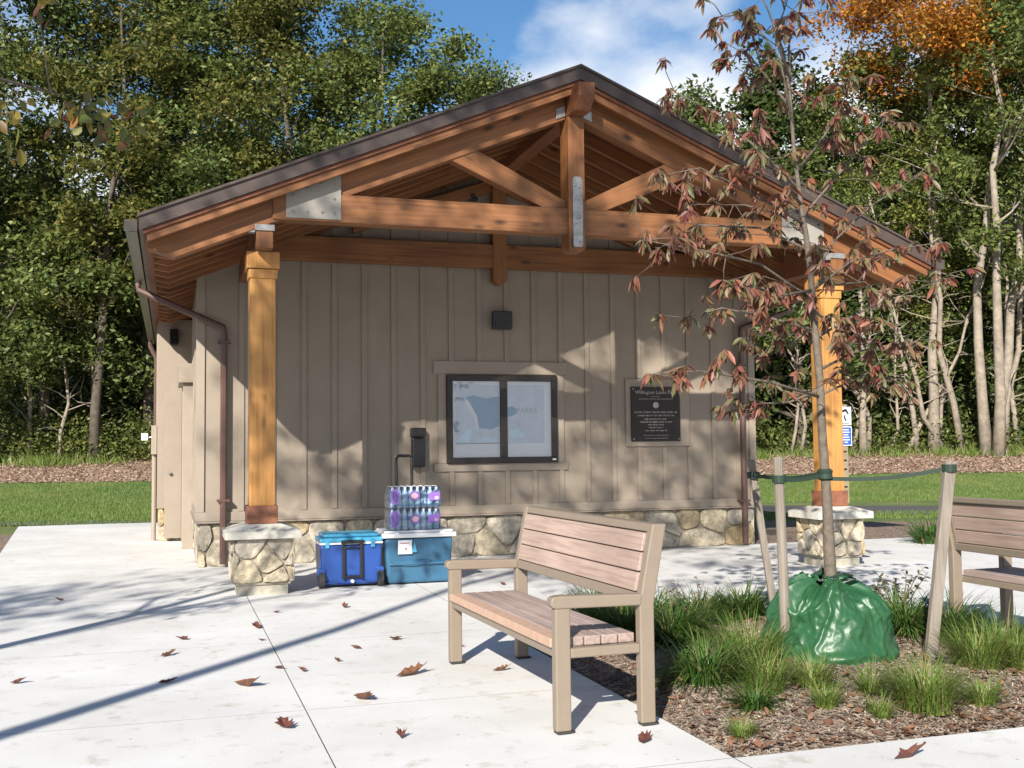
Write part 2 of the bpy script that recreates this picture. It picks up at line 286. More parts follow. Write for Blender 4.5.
# ------------------------------------------------------------------ mesh builder
class MB:
    def __init__(s): s.v = []; s.f = []; s.m = []
    def add(s, vs, fs, mi=0):
        o = len(s.v); s.v += [tuple(v) for v in vs]; s.f += [tuple(i+o for i in f) for f in fs]; s.m += [mi]*len(fs)
    def box(s, x0, x1, y0, y1, z0, z1, mi=0):
        s.add([(x0,y0,z0),(x1,y0,z0),(x1,y1,z0),(x0,y1,z0),(x0,y0,z1),(x1,y0,z1),(x1,y1,z1),(x0,y1,z1)],
              [(0,3,2,1),(4,5,6,7),(0,1,5,4),(1,2,6,5),(2,3,7,6),(3,0,4,7)], mi); return s
    def prism(s, pts, off, mi=0):
        """closed polygon (list of 3D points) pushed along off"""
        n = len(pts); off = Vector(off); a = [Vector(p) for p in pts]; b = [p+off for p in a]
        s.add(a+b, [tuple(range(n))[::-1], tuple(range(n, 2*n))]+[(i, (i+1) % n, (i+1) % n+n, i+n) for i in range(n)], mi); return s
    def bar(s, p0, p1, w, h, up=(0, 0, 1), mi=0):
        p0 = Vector(p0); p1 = Vector(p1); d = (p1-p0).normalized(); sd = d.cross(Vector(up)).normalized(); u = sd.cross(d).normalized()
        q = [p0+sd*(a*w/2)+u*(b*h/2) for a, b in ((-1,-1),(1,-1),(1,1),(-1,1))]
        s.prism(q, p1-p0, mi); return s
    def tube(s, pts, rad, n=8, mi=0, cap=True):
        pts = [Vector(p) for p in pts]; rad = rad if hasattr(rad, '__len__') else [rad]*len(pts)
        vs = []; fs = []; ref = None
        for i, p in enumerate(pts):
            d = (pts[min(i+1, len(pts)-1)]-pts[max(i-1, 0)]).normalized()
            if ref is None: ref = d.orthogonal().normalized()
            ref = (ref-d*ref.dot(d)).normalized(); b = d.cross(ref)
            for k in range(n):
                a = 2*math.pi*k/n; vs.append(p+(ref*math.cos(a)+b*math.sin(a))*rad[i])
        for i in range(len(pts)-1):
            for k in range(n): fs.append((i*n+k, i*n+(k+1) % n, (i+1)*n+(k+1) % n, (i+1)*n+k))
        if cap: fs += [tuple(range(n))[::-1], tuple(range((len(pts)-1)*n, len(pts)*n))]
        s.add(vs, fs, mi); return s
    def lathe(s, c, prof, n=20, mi=0):
        vs = []; c = Vector(c)
        for r, z in prof:
            for k in range(n): a = 2*math.pi*k/n; vs.append(c+Vector((r*math.cos(a), r*math.sin(a), z)))
        fs = [(i*n+k, i*n+(k+1) % n, (i+1)*n+(k+1) % n, (i+1)*n+k) for i in range(len(prof)-1) for k in range(n)]
        fs += [tuple(range(n))[::-1], tuple(range((len(prof)-1)*n, len(prof)*n))]
        s.add(vs, fs, mi); return s
    def build(s, name, mats, parent=None, bevel=0.0, smooth=False, seg=2):
        if not isinstance(mats, (list, tuple)): mats = [mats]
        me = bpy.data.meshes.new(name); o = bpy.data.objects.new(name, me); COL.objects.link(o)
        org = ORG.get(parent.name, Vector()) if parent else Vector()
        me.from_pydata([tuple(Vector(v)-org) for v in s.v], [], s.f)
        me.polygons.foreach_set('material_index', s.m)
        for mt in mats: me.materials.append(mt)
        if smooth: me.polygons.foreach_set('use_smooth', [True]*len(s.f))
        me.update()
        bm = bmesh.new(); bm.from_mesh(me); bmesh.ops.recalc_face_normals(bm, faces=bm.faces); bm.to_mesh(me); bm.free()
        if parent: o.parent = parent; ORG[o.name] = org
        if bevel:
            md = o.modifiers.new('bevel', 'BEVEL'); md.width = bevel; md.segments = seg; md.limit_method = 'ANGLE'; md.angle_limit = R_(35); md.harden_normals = False
        return o
ORG = {}
def tag(o, label=None, cat=None, group=None, kind=None):
    if label: o['label'] = label
    if cat: o['category'] = cat
    if group: o['group'] = group
    if kind: o['kind'] = kind
    return o
def thing(name, loc, label, cat, group=None, rz=0):
    o = bpy.data.objects.new(name, None); COL.objects.link(o); o.location = loc; o.rotation_euler = (0, 0, rz); o.empty_display_size = 0.2
    ORG[o.name] = Vector(loc); return tag(o, label, cat, group)
def npmesh(name, verts, faces, mat, parent=None, smooth=False):
    """fast mesh from numpy arrays, faces (n,k)"""
    me = bpy.data.meshes.new(name); o = bpy.data.objects.new(name, me); COL.objects.link(o)
    v = np.array(verts, dtype=np.float64)
    if parent: v = v-np.array(ORG.get(parent.name, Vector()))
    nf, k = faces.shape
    me.vertices.add(len(v)); me.vertices.foreach_set('co', v.astype(np.float32).ravel())
    me.loops.add(nf*k); me.loops.foreach_set('vertex_index', faces.astype(np.int32).ravel())
    me.polygons.add(nf); me.polygons.foreach_set('loop_start', np.arange(0, nf*k, k, dtype=np.int32)); me.polygons.foreach_set('loop_total', np.full(nf, k, dtype=np.int32))
    me.update(calc_edges=True); me.materials.append(mat)
    if smooth: me.polygons.foreach_set('use_smooth', [True]*nf)
    if parent: o.parent = parent
    return o
def copy_tree(o, parent=None):
    c = o.copy(); COL.objects.link(c)
    if parent: c.parent = parent
    for ch in [x for x in COL.objects if x.parent == o]: copy_tree(ch, c)
    return c
def text_mesh(body, size, name, mat, parent, loc, rot, depth=0.001, align='CENTER'):
    cu = bpy.data.curves.new(name, 'FONT'); cu.body = body; cu.size = size; cu.extrude = depth; cu.align_x = align; cu.align_y = 'CENTER'; cu.resolution_u = 2
    tmp = bpy.data.objects.new(name, cu); COL.objects.link(tmp)
    bpy.context.view_layer.update()
    me = bpy.data.meshes.new_from_object(tmp.evaluated_get(bpy.context.evaluated_depsgraph_get()))
    bpy.data.objects.remove(tmp); bpy.data.curves.remove(cu)
    o = bpy.data.objects.new(name, me); COL.objects.link(o); me.materials.clear(); me.materials.append(mat)
    mat4 = Matrix.Translation(Vector(loc)-ORG.get(parent.name, Vector())) @ Euler(rot).to_matrix().to_4x4()
    me.transform(mat4); o.parent = parent
    return o

# ------------------------------------------------------------------ ground
FD = Vector((cF[0], cF[1], 0)).normalized(); FR = Vector((cR[0], cR[1], 0)).normalized()
def hz(x, y):
    d = x*FD.x+y*FD.y
    if d < 28: return 0.0
    if d < 31: return 0.1*((d-28)/3)**2
    if d < 43: return 0.1+0.083*(d-31)
    return 1.096+0.004*(min(d, 120)-43)
def gridsheet(name, A, B, C, D, nx, ny, dz, mat):
    """bilinear sheet A-B (near) D-C (far) laid on the terrain"""
    v = []; f = []
    for j in range(ny+1):
        for i in range(nx+1):
            s, t = i/nx, j/ny
            p = (Vector(A)*(1-s)+Vector(B)*s)*(1-t)+(Vector(D)*(1-s)+Vector(C)*s)*t
            v.append((p.x, p.y, hz(p.x, p.y)+dz))
    for j in range(ny):
        for i in range(nx):
            a = j*(nx+1)+i; f.append((a, a+1, a+nx+2, a+nx+1))
    o = npmesh(name, v, np.array(f), mat); return tag(o, kind='structure')
def fr(d, r): return Vector((FD.x*d+FR.x*r, FD.y*d+FR.y*r, 0))
def ground_sheet():
    ds = [-40, -20, -5, 5, 15, 20, 24, 28, 29, 30, 31, 33, 35, 37, 39, 41, 43, 46, 50, 60, 80, 120, 250, 600]
    rs = [-600, -200, -80, -40, -20, -10, 0, 10, 20, 40, 80, 200, 600]
    v = [(*(fr(d, r)[:2]), hz(*(fr(d, r)[:2]))-0.06) for d in ds for r in rs]
    n = len(rs); f = [(j*n+i, j*n+i+1, (j+1)*n+i+1, (j+1)*n+i) for j in range(len(ds)-1) for i in range(n-1)]
    tag(npmesh('ground', v, np.array(f), M['floor']), kind='structure')
ground_sheet()
gridsheet('lawn', fr(16, -40), fr(16, 40), fr(35.3, 60), fr(35.3, -60), 30, 40, -0.04, M['lawn'])
gridsheet('leaf_litter_strip', fr(35.0, -60), fr(35.0, 60), fr(43, 70), fr(43, -70), 30, 20, -0.025, M['litter'])
pn = [G(-260, 527), G(0, 524.5), G(160, 523), G(760, 513.2), G(1030, 513.5), G(1500, 514)]
pf = [G(-260, 523), G(0, 520.3), G(160, 518.5), G(760, 504.5), G(1030, 505), G(1500, 506)]
v = [tuple(p) for p in pn]+[tuple(p) for p in pf]
tag(npmesh('path', [(a, b, -0.02) for a, b, _ in v], np.array([(i, i+1, i+7, i+6) for i in range(5)]), M['asphalt']), kind='structure')
gridsheet('mulch_border', G(640, 545), G(1500, 560), G(1500, 523), G(640, 520), 2, 2, -0.012, M['mulch'])
gridsheet('mulch_verge', (-6, 7, 0), (-1.75, 13, 0), (-2.35, 20.3, 0), (-12, 20.3, 0), 2, 2, -0.012, M['mulch'])

def pavement():
    b = MB(); g = 0.003
    def slab(x0, x1, y0, y1): b.box(x0+g, x1-g, y0+g, y1-g, -0.12, 0)
    ys = [-3.0, -0.8, 0.75, 2.5, 4.42, 5.975, 8.1, 10.3, 13.6]
    for i in range(len(ys)-1):
        y0, y1 = ys[i], ys[i+1]
        for x0, x1 in ((-5.5, -2.05), (-2.05, 0.7), (0.7, 2.41), (2.41, 5.35), (5.35, 8.6), (8.6, 12.5), (12.5, 17)):
            if x0 == 2.41 and 4.4 < y0 < 8.0: continue           # planting bed
            if x1 <= -2.0 and y0 > 8: continue
            if x0 < 0 and y0 > 10: continue
            slab(x0, x1, y0, y1)
    for y0, y1 in ((13.6, 15.8), (15.8, 18), (18, 20.3), (20.3, 22.25)):
        sl = -0.082
        xa0, xa1 = -2.0+sl*(y0-13.6), -2.0+sl*(y1-13.6)
        b.prism([(xa0+g, y0+g, -0.12), (0.6, y0+g, -0.12), (0.6, y1-g, -0.12), (xa1+g, y1-g, -0.12)], (0, 0, 0.12))
    b.prism([(-2.05+g, 10.3+g, -0.12), (0.7-g, 10.3+g, -0.12), (0.7-g, 13.6-g, -0.12), (-2.0+g, 13.6-g, -0.12)], (0, 0, 0.12))
    o = b.build('pavement', [M['concrete'], M['joint']])
    for p_ in o.data.polygons:
        if abs(p_.normal.z) < .5 and min(o.data.vertices[i].co.x for i in p_.vertices) < 12: p_.material_index = 1
    tag(o, kind='structure')
    j = MB(); j.box(-5.4, 16.9, -2.9, 4.38, -0.058, -0.022); j.box(-2.0, 2.38, 4.38, 13.5, -0.058, -0.022); j.box(5.38, 16.9, 4.38, 13.5, -0.058, -0.022); j.box(-2.0, 0.5, 13.5, 22.2, -0.058, -0.022); j.box(2.38, 5.38, 8.13, 13.5, -0.058, -0.022)
    tag(j.build('pavement_joint_base', M['joint']), kind='structure')
pavement()

# ------------------------------------------------------------------ stonework
def clip(poly, px, py, nx, ny):
    out = []
    for i in range(len(poly)):
        a = poly[i]; c = poly[(i+1) % len(poly)]
        da = (a[0]-px)*nx+(a[1]-py)*ny; dc = (c[0]-px)*nx+(c[1]-py)*ny
        if da <= 0: out.append(a)
        if da*dc < 0: t = da/(da-dc); out.append((a[0]+(c[0]-a[0])*t, a[1]+(c[1]-a[1])*t))
    return out
def stones(b, o, ux, uz, n, Wd, Ht, cols, rows, rng, depth=0.03, gap=0.0065):
    o, ux, uz, n = Vector(o), Vector(ux), Vector(uz), Vector(n)
    seeds = []
    for r in range(rows):
        off = 0.5*(r % 2)*0.8
        for c in range(-1, cols+1):
            seeds.append(((c+0.5+off+rng.uniform(-0.36, 0.36))*Wd/cols, (r+0.5+rng.uniform(-0.34, 0.34))*Ht/rows))
    for k, (sx, sy) in enumerate(seeds):
        poly = [(0, 0), (Wd, 0), (Wd, Ht), (0, Ht)]
        for m_, (tx, ty) in enumerate(seeds):
            if m_ == k: continue
            dx, dy = tx-sx, ty-sy; l = math.hypot(dx, dy)
            if l > 3*max(Wd/cols, Ht/rows): continue
            poly = clip(poly, (sx+tx)/2-dx/l*gap, (sy+ty)/2-dy/l*gap, dx/l, dy/l)
            if len(poly) < 3: break
        if len(poly) < 3: continue
        cx = sum(p[0] for p in poly)/len(poly); cy = sum(p[1] for p in poly)/len(poly)
        area = abs(sum(poly[i][0]*poly[(i+1) % len(poly)][1]-poly[(i+1) % len(poly)][0]*poly[i][1] for i in range(len(poly))))/2
        if area < 0.0008: continue
        for _ in range(2):
            q = []
            for i in range(len(poly)):
                a = poly[i]; c = poly[(i+1) % len(poly)]
                q += [(a[0]*.8+c[0]*.2, a[1]*.8+c[1]*.2), (a[0]*.2+c[0]*.8, a[1]*.2+c[1]*.8)]
            poly = q
        poly = [(x+rng.uniform(-.003, .003), y+rng.uniform(-.003, .003)) for x, y in poly]
        dp = depth*rng.uniform(0.65, 1.15); npl = len(poly)
        tilt = (rng.uniform(-.06, .06), rng.uniform(-.06, .06))
        rings = []
        for sc, dd in ((1, -0.02), (1, dp*0.55), (0.93, dp*0.9), (0.72, dp), (0.3, dp*1.06)):
            rings.append([o+ux*(cx+(x-cx)*sc)+uz*(cy+(y-cy)*sc)+n*(dd+(rng.uniform(-.004, .004) if sc < 1 else 0)+((x-cx)*tilt[0]+(y-cy)*tilt[1])*(sc if dd > 0 else 0)) for x, y in poly])
        vs = [p for r in rings for p in r]+[o+ux*cx+uz*cy+n*dp*1.06]
        fs = [(r*npl+i, r*npl+(i+1) % npl, (r+1)*npl+(i+1) % npl, (r+1)*npl+i) for r in range(4) for i in range(npl)]
        fs += [(4*npl+i, 4*npl+(i+1) % npl, 5*npl) for i in range(npl)]
        b.add(vs, fs, 0)

# ------------------------------------------------------------------ building
CX = 4.045; WL, WR = 0.313, 7.777; WY = 13.505; BY = 21.0
def rz_(x, top=5.17): return top-5/12*abs(x-CX)
bd = thing('park_building', (CX, 13.5, 0), 'taupe board and batten park restroom building with timber gable porch, stone base and brown roof', 'building')

def siding():
    b = MB()
    b.prism([(WL, WY, 0.541), (WR, WY, 0.541), (WR, WY, rz_(WR)-.002), (CX, WY, 5.168), (WL, WY, rz_(WL)-.002)], (0, BY-WY, 0))
    b.box(-0.20, WL-.002, 17.6, BY-.01, 0.5, 3.42)                      # wing behind the side door
    x0 = 3.80; sp = 0.3735
    k = -12
    while x0+k*sp < WR-0.1:
        x = x0+k*sp; k += 1
        if x < WL+0.14: continue
        segs = [(0.655, rz_(x)-0.01)]
        def cut(segs, a, c):
            out = []
            for s0, s1 in segs:
                if s0 < a: out.append((s0, min(s1, a)))
                if s1 > c: out.append((max(s0, c), s1))
            return out
        if 3.15 < x < 5.02: segs = cut(segs, 1.085, 2.50)
        if 5.80 < x < 6.80: segs = cut(segs, 1.37, 2.30)
        for s0, s1 in segs: b.box(x-0.033, x+0.033, WY-0.022, WY+.01, s0, s1)
    for y in np.arange(14.0, 17.3, 0.3735): b.box(WL-0.022, WL+.01, y-.033, y+.033, 0.655, rz_(WL)-.01)
    for y in np.arange(17.9, 20.9, 0.3735): b.box(-0.222, -.19, y-.033, y+.033, 0.655, 3.4)
    for y in np.arange(13.9, 20.9, 0.3735): b.box(WR-.01, WR+0.022, y-.033, y+.033, 0.655, rz_(WR)-.01)
    b.build('siding_wall', M['siding'], bd, bevel=0.004)
    t = MB()
    yb = WY-0.030
    t.box(WL-.03, WR+.03, yb, WY+.02, 0.541, 0.652)                      # skirt board
    t.box(WL-.03, WL+.02, WY+.021, 17.5, 0.541, 0.652); t.box(WR-.02, WR+.03, WY+.021, BY, 0.541, 0.652)
    t.box(WL-.045, WR+.045, yb-.018, WY+.02, 0.520, 0.539); t.box(WL-.048, WL+.02, WY+.021, 17.5, 0.520, 0.539)
    t.box(WL-.03, WL+.07, yb+.003, WY+.02, 0.653, rz_(WL)-.01); t.box(WL-.03, WL+.01, WY+.021, WY+.11, .653, rz_(WL)-.01)
    t.box(WR-.07, WR+.03, yb+.003, WY+.02, 0.653, rz_(WR)-.01)
    t.build('trim_board', M['trim'], bd, bevel=0.004)
    w = MB()
    w.box(3.19, 5.0, yb, WY+.01, 2.335, 2.50); w.box(3.19, 5.0, yb, WY+.01, 1.085, 1.185)
    w.box(3.25, 3.354, yb+.002, WY+.01, 1.187, 2.333); w.box(4.851, 4.955, yb+.002, WY+.01, 1.187, 2.333)
    w.build('window_surround', M['trim'], bd, bevel=0.004)
    w = MB(); w.box(5.84, 6.78, yb, WY+.01, 1.38, 2.29)
    w.build('plaque_backboard', M['trim'], bd, bevel=0.004)
siding()
def base():
    rng = random.Random(5)
    core = MB(); core.box(WL+.03, WR-.03, WY+.045, BY, 0, 0.52); core.box(-.18, WL+.02, 17.65, BY-.02, 0, .51)
    core.build('stone_base_mortar', M['mortar'], bd)
    b = MB()
    stones(b, (WL+.01, WY+.045, 0.0), (1, 0, 0), (0, 0, 1), (0, -1, 0), WR-WL-.02, 0.52, 15, 2, rng, 0.042)
    stones(b, (WL+.03, 17.4, 0.0), (0, -1, 0), (0, 0, 1), (-1, 0, 0), 17.4-WY-.02, 0.52, 11, 2, rng, 0.035)
    stones(b, (WR-.03, WY+.02, 0.0), (0, 1, 0), (0, 0, 1), (1, 0, 0), 7, 0.52, 19, 2, rng, 0.035)
    b.build('stone_base', M['stone'], bd); b = MB()
    stones(b, (-.18, 17.65, 0.0), (1, 0, 0), (0, 0, 1), (0, -1, 0), 0.47, 0.5, 2, 2, rng, 0.035)
    b.build('stone_base', M['stone'], bd)
base()
def window():
    f = MB(); x0, x1, z0, z1 = 3.356, 4.849, 1.187, 2.319; w = 0.075; y0, y1 = 13.435, 13.515
    f.box(x0, x1, y0, y1, z1-w, z1); f.box(x0, x1, y0, y1, z0, z0+w)
    f.box(x0, x0+w, y0, y1, z0+w, z1-w); f.box(x1-w, x1, y0, y1, z0+w, z1-w)
    mxx = 4.115; f.box(mxx-.045, mxx+.045, y0-.004, y1, z0+w, z1-w)
    win = f.build('window', M['frame'], bd, bevel=0.005)
    b = MB(); b.box(x0+w, x1-w, 13.490, 13.498, z0+w, z1-w); b.build('blind', M['paper'], win)
    for a, c in ((x0+w, mxx-.045), (mxx+.045, x1-w)):
        g = MB(); g.box(a, c, 13.462, 13.466, z0+w, z1-w); g.build('glass_pane', M['glass'], win)
    def shp(b, pts, y, mi): b.prism([(x, y, z) for x, z in pts], (0, 0.0012, 0), mi)
    p = MB(); p.box(3.475, 4.065, 13.4865, 13.4890, 1.44, 2.20, 0)
    shp(p, [(3.62, 2.04), (3.72, 2.06), (3.88, 2.02), (4.06, 2.05), (4.06, 1.66), (3.95, 1.62), (3.78, 1.64), (3.70, 1.80), (3.66, 1.93)], 13.4850, 1)
    shp(p, [(3.475, 1.86), (3.56, 1.90), (3.64, 1.78), (3.65, 1.62), (3.475, 1.56)], 13.4850, 3)
    shp(p, [(3.475, 1.46), (3.62, 1.62), (3.70, 1.62), (3.66, 1.46)], 13.4838, 2); shp(p, [(3.78, 1.46), (3.86, 1.52), (4.02, 1.50), (4.06, 1.46)], 13.4838, 2)
    shp(p, [(3.60, 1.98), (3.64, 2.0), (3.76, 1.80), (3.79, 1.62), (3.75, 1.62), (3.71, 1.78)], 13.4826, 4)
    shp(p, [(3.475, 1.435), (4.065, 1.435), (4.065, 1.443), (3.475, 1.443)], 13.4826, 5)
    p.build('map_poster', [M['mapgrey'], M['mapblue'], M['maplight'], M['mapgrey'], M['paper'], M['frame']], win)
    q = MB(); q.box(4.162, 4.68, 13.4865, 13.4890, 1.44, 2.20, 0)
    shp(q, [(4.162, 1.90), (4.24, 1.92), (4.30, 1.88), (4.29, 1.82), (4.22, 1.79), (4.162, 1.79)], 13.4850, 1)
    shp(q, [(4.2, 1.6), (4.3, 1.63), (4.42, 1.56), (4.36, 1.5), (4.22, 1.52)], 13.4850, 2)
    q.build('notice_poster', [M['mapgrey'], M['mapblue'], M['maplight']], win)
    text_mesh('PARKS', 0.10, 'poster_lettering', M['textgrey'], win, (4.44, 13.485, 1.86), (R_(90), 0, 0))
    h = MB(); h.box(4.77, 4.82, 13.428, 13.436, 1.215, 1.235); h.build('latch', M['white'], win)
window()

def timber():
    Y0, Y1 = 10.57, 10.75
    for s in (-1, 1):
        X = lambda d: CX+s*d
        mat = M['slope_l'] if s < 0 else M['slope_r']
        b = MB(); b.prism([(X(0.095), Y0+.02, rz_(X(.095), 4.88)), (X(4.03), Y0+.02, rz_(X(4.03), 4.88)), (X(4.27), Y0+.02, rz_(X(4.27), 5.06)), (X(4.27), Y0+.02, rz_(X(4.27), 5.166)), (X(0.095), Y0+.02, rz_(X(.095), 5.166))], (0, .16, 0))
        b.build('truss_rafter', mat, bd, bevel=0.008)
        b = MB(); b.prism([(X(1.345), Y0+.035, 4.325), (X(1.055), Y0+.035, 4.445), (X(0.094), Y0+.035, 3.97), (X(0.094), Y0+.035, 3.892), (X(0.355), Y0+.035, 3.892)], (0, .13, 0))
        b.build('web_brace', M['slope_r'] if s < 0 else M['slope_l'], bd, bevel=0.006)
        b = MB(); pl = [(X(2.998), 3.635), (X(2.998), 3.915), (X(2.465), 4.125), (X(2.465), 3.635)]
        b.prism([(x, Y0-.009, z) for x, z in pl], (0, .012, 0))
        g = b.build('gusset_plate', M['plate'], bd, bevel=0.002)
        for d, z in ((2.93, 3.70), (2.93, 3.86), (2.80, 3.94), (2.79, 3.70), (2.66, 3.99), (2.65, 3.70), (2.53, 3.84), (2.53, 3.70)):
            b = MB(); b.tube([(X(d), Y0-.018, z), (X(d), Y0-.008, z)], 0.012, 6); b.build('bolt', M['bolt'], g)
        # plate beams from the posts back to the wall
        b = MB(); b.box(X(3.195)-.08, X(3.195)+.08, Y1+.002, 13.34, 3.40, 3.62); b.build('side_beam', M['beam_y'], bd, bevel=0.006)
        b = MB(); px = X(3.195); b.box(px-.08, px+.08, 10.60, 10.76, 3.335, 3.545); b.build('post_stub', M['beam_z'], bd, bevel=0.006)
        b = MB(); b.box(px-.092, px+.092, 10.585, 10.60, 3.50, 3.56); b.box(px-.15, px-.09, 10.6, 10.7, 3.48, 3.56); b.build('post_bracket', M['galv'], bd, bevel=0.002)
        # bracket at the ridge
        b = MB(); b.prism([(X(.10), 10.575, 4.87), (X(.10), 10.575, 4.98), (X(.20), 10.575, 4.94), (X(.20), 10.575, 4.83)], (0, .03, 0)); b.build('ridge_bracket', M['galv'], bd, bevel=0.002)
        # common rafters
        i = 0
        ys = [10.98+0.415*i for i in range(25)]
        for y in ys:
            if y > 21.0: break
            b = MB(); b.prism([(X(0.04), y, rz_(X(.04), 5.02)), (X(4.08), y, rz_(X(4.08), 5.02)), (X(4.23), y, rz_(X(4.23), 5.11)), (X(4.23), y, rz_(X(4.23), 5.167)), (X(0.04), y, rz_(X(.04), 5.167))], (0, .045, 0))
            b.build('common_rafter', mat, bd, bevel=0.003)
        # roof deck and metal
        b = MB(); b.prism([(X(0), 10.395, 5.170), (X(4.30), 10.395, rz_(X(4.30), 5.170)), (X(4.30), 10.395, rz_(X(4.30), 5.208)), (X(0), 10.395, 5.208)], (0, 10.95, 0))
        b.build('roof_deck', M['deck'], bd)
        b = MB(); b.prism([(X(0), 10.42, 5.09), (X(4.27), 10.42, rz_(X(4.27), 5.09)), (X(4.27), 10.42, rz_(X(4.27), 5.168)), (X(0), 10.42, 5.168)], (0, .04, 0))
        b.build('rake_board', mat, bd, bevel=0.003)
    b = MB()
    b.prism([(CX, 10.368, 5.354), (-.293, 10.368, rz_(-.293, 5.354)), (-.293, 10.368, rz_(-.293, 5.225)), (-.255, 10.368, rz_(-.255, 5.211)), (CX, 10.368, 5.211)], (0, 11.03, 0))
    b.prism([(CX, 10.3685, 5.354), (8.383, 10.3685, rz_(8.383, 5.354)), (8.383, 10.3685, rz_(8.383, 5.225)), (8.345, 10.3685, rz_(8.345, 5.211)), (CX, 10.3685, 5.211)], (0, 11.03, 0))
    for s in (-1, 1):
        b.prism([(CX, 10.345, 5.366), (CX+s*4.35, 10.345, 5.366-4.35*5/12), (CX+s*4.35, 10.345, 5.340-4.35*5/12), (CX, 10.345, 5.340)], (0, 0.03, 0))
        for q in np.arange(10.8, 21.3, .45): b.bar((CX+s*.05, q, 5.35), (CX+s*4.33, q, 5.36-4.33*5/12), .025, .03)
    b.build('roof', M['roof'], bd)
    b = MB(); b.box(0.92, 7.17, Y0, Y1, 3.612, 3.89); b.build('tie_beam', M['beam_x'], bd, bevel=0.01)
    b = MB(); b.box(3.955, 4.135, Y0-.035, Y1+.02, 3.50, 4.86)
    b.prism([(3.955, Y0-.035, 3.50), (4.135, Y0-.035, 3.50), (4.135, Y1+.02, 3.50), (3.955, Y1+.02, 3.50)], (0, 0, -.035))
    v = [(3.955, Y0-.035, 3.4645), (4.135, Y0-.035, 3.4645), (4.135, Y1+.02, 3.4645), (3.955, Y1+.02, 3.4645), (3.98, Y0-.01, 3.43), (4.11, Y0-.01, 3.43), (4.11, Y1-.01, 3.43), (3.98, Y1-.01, 3.43)]
    b.add(v, [(0, 1, 5, 4), (1, 2, 6, 5), (2, 3, 7, 6), (3, 0, 4, 7), (4, 5, 6, 7), (0, 3, 2, 1)])
    b.build('king_post', M['beam_z'], bd)
    b = MB(); pts = [(4.0+.0, 4.2)]
    b.prism([(4.0, Y0-.045, 3.50), (4.01, Y0-.045, 3.475), (4.095, Y0-.045, 3.475), (4.108, Y0-.045, 3.50), (4.108, Y0-.045, 4.19), (4.09, Y0-.045, 4.22), (4.02, Y0-.045, 4.22), (4.0, Y0-.045, 4.19)], (0, .0095, 0))
    st = b.build('steel_strap', M['galv'], bd, bevel=0.001)
    for z in (4.10, 4.12, 3.78, 3.72, 3.53):
        b = MB(); b.tube([(4.035 if z > 4.115 or z == 3.72 else 4.075, Y0-.055, z), (4.035 if z > 4.115 or z == 3.72 else 4.075, Y0-.044, z)], .011, 6); b.build('bolt', M['bolt'], st)
    b = MB(); b.prism([(3.955, 10.20, 5.13), (3.955, 10.20, 4.985), (3.955, 10.33, 4.862), (3.955, 13.5, 4.862), (3.955, 13.5, 5.13)], (.18, 0, 0)); b.build('ridge_beam', M['beam_y'], bd, bevel=0.01)
    b = MB(); b.box(WL+.35, WR-.35, 13.34, 13.47, 3.705, 4.01); b.build('wall_ledger', M['beam_x'], bd, bevel=0.008)
    b = MB(); b.box(3.955, 4.135, 13.32, 13.47, 3.56, 4.861)
    n = 8; b.prism([(4.045+.09*math.cos(math.pi+math.pi*i/n), 13.32, 3.559+.07*math.sin(math.pi+math.pi*i/n)) for i in range(n+1)], (0, .15, 0))
    b.build('wall_pendant', M['beam_z'], bd)
    for s in (-1, 1):
        b = MB(); b.prism([(CX+s*1.9, 13.36, 4.07), (CX+s*1.9, 13.36, 4.23), (CX+s*.09, 13.36, 4.86), (CX+s*.09, 13.36, 4.70)], (0, .09, 0)); b.build('wall_brace', M['slope_l'] if s < 0 else M['slope_r'], bd, bevel=0.005)
timber()

def porch_post(px, py, seed):
    b = MB(); b.box(px-.124, px+.124, py-.124, py+.124, .84, 3.09); b.build('porch_post', M['post'], bd, bevel=0.012)
    b = MB(); b.box(px-.139, px+.139, py-.139, py+.139, 3.075, 3.165); b.box(px-.16, px+.16, py-.16, py+.16, 3.17, 3.335); b.build('post_capital', M['post'], bd, bevel=0.006)
    b = MB(); b.box(px-.148, px+.148, py-.148, py+.148, .675, .85); b.build('post_base', M['block'], bd, bevel=0.008)
    rng = random.Random(seed); w, d = .29, .25; cy = py
    core = MB(); core.box(px-w+.03, px+w-.03, cy-d+.03, cy+d-.03, .1, .54); pr = core.build('pier', M['mortar'], bd)
    b = MB()
    for o, ux, n, L_ in (((px-w+.01, cy-d+.03, .12), (1, 0, 0), (0, -1, 0), 2*w-.02), ((px+w-.01, cy+d-.03, .12), (-1, 0, 0), (0, 1, 0), 2*w-.02), ((px-w+.03, cy+d-.01, .12), (0, -1, 0), (-1, 0, 0), 2*d-.02), ((px+w-.03, cy-d+.01, .12), (0, 1, 0), (1, 0, 0), 2*d-.02)):
        stones(b, o, ux, (0, 0, 1), n, L_, .42, 2, 3, rng, .036, .006)
    b.build('stone_veneer', M['stone'], pr)
    b = MB(); b.box(px-w+.05, px+w-.05, cy-d+.05, cy+d-.05, -.02, .125); b.build('footing', M['plinth'], pr, bevel=0.006)
    b = MB(); W2, D2 = w+.07, d+.07
    b.box(px-W2, px+W2, cy-D2, cy+D2, .54, .615)
    v = [(px+a*W2, cy+c*D2, .6152) for a, c in ((-1,-1),(1,-1),(1,1),(-1,1))]+[(px+a*.17, cy+c*.17, .674) for a, c in ((-1,-1),(1,-1),(1,1),(-1,1))]
    b.add(v, [(0,1,5,4),(1,2,6,5),(2,3,7,6),(3,0,4,7),(4,5,6,7),(3,2,1,0)])
    b.build('pier_cap', M['capstone'], pr, bevel=0.006)
porch_post(0.853, 10.965, 3); porch_post(7.285, 10.95, 11)

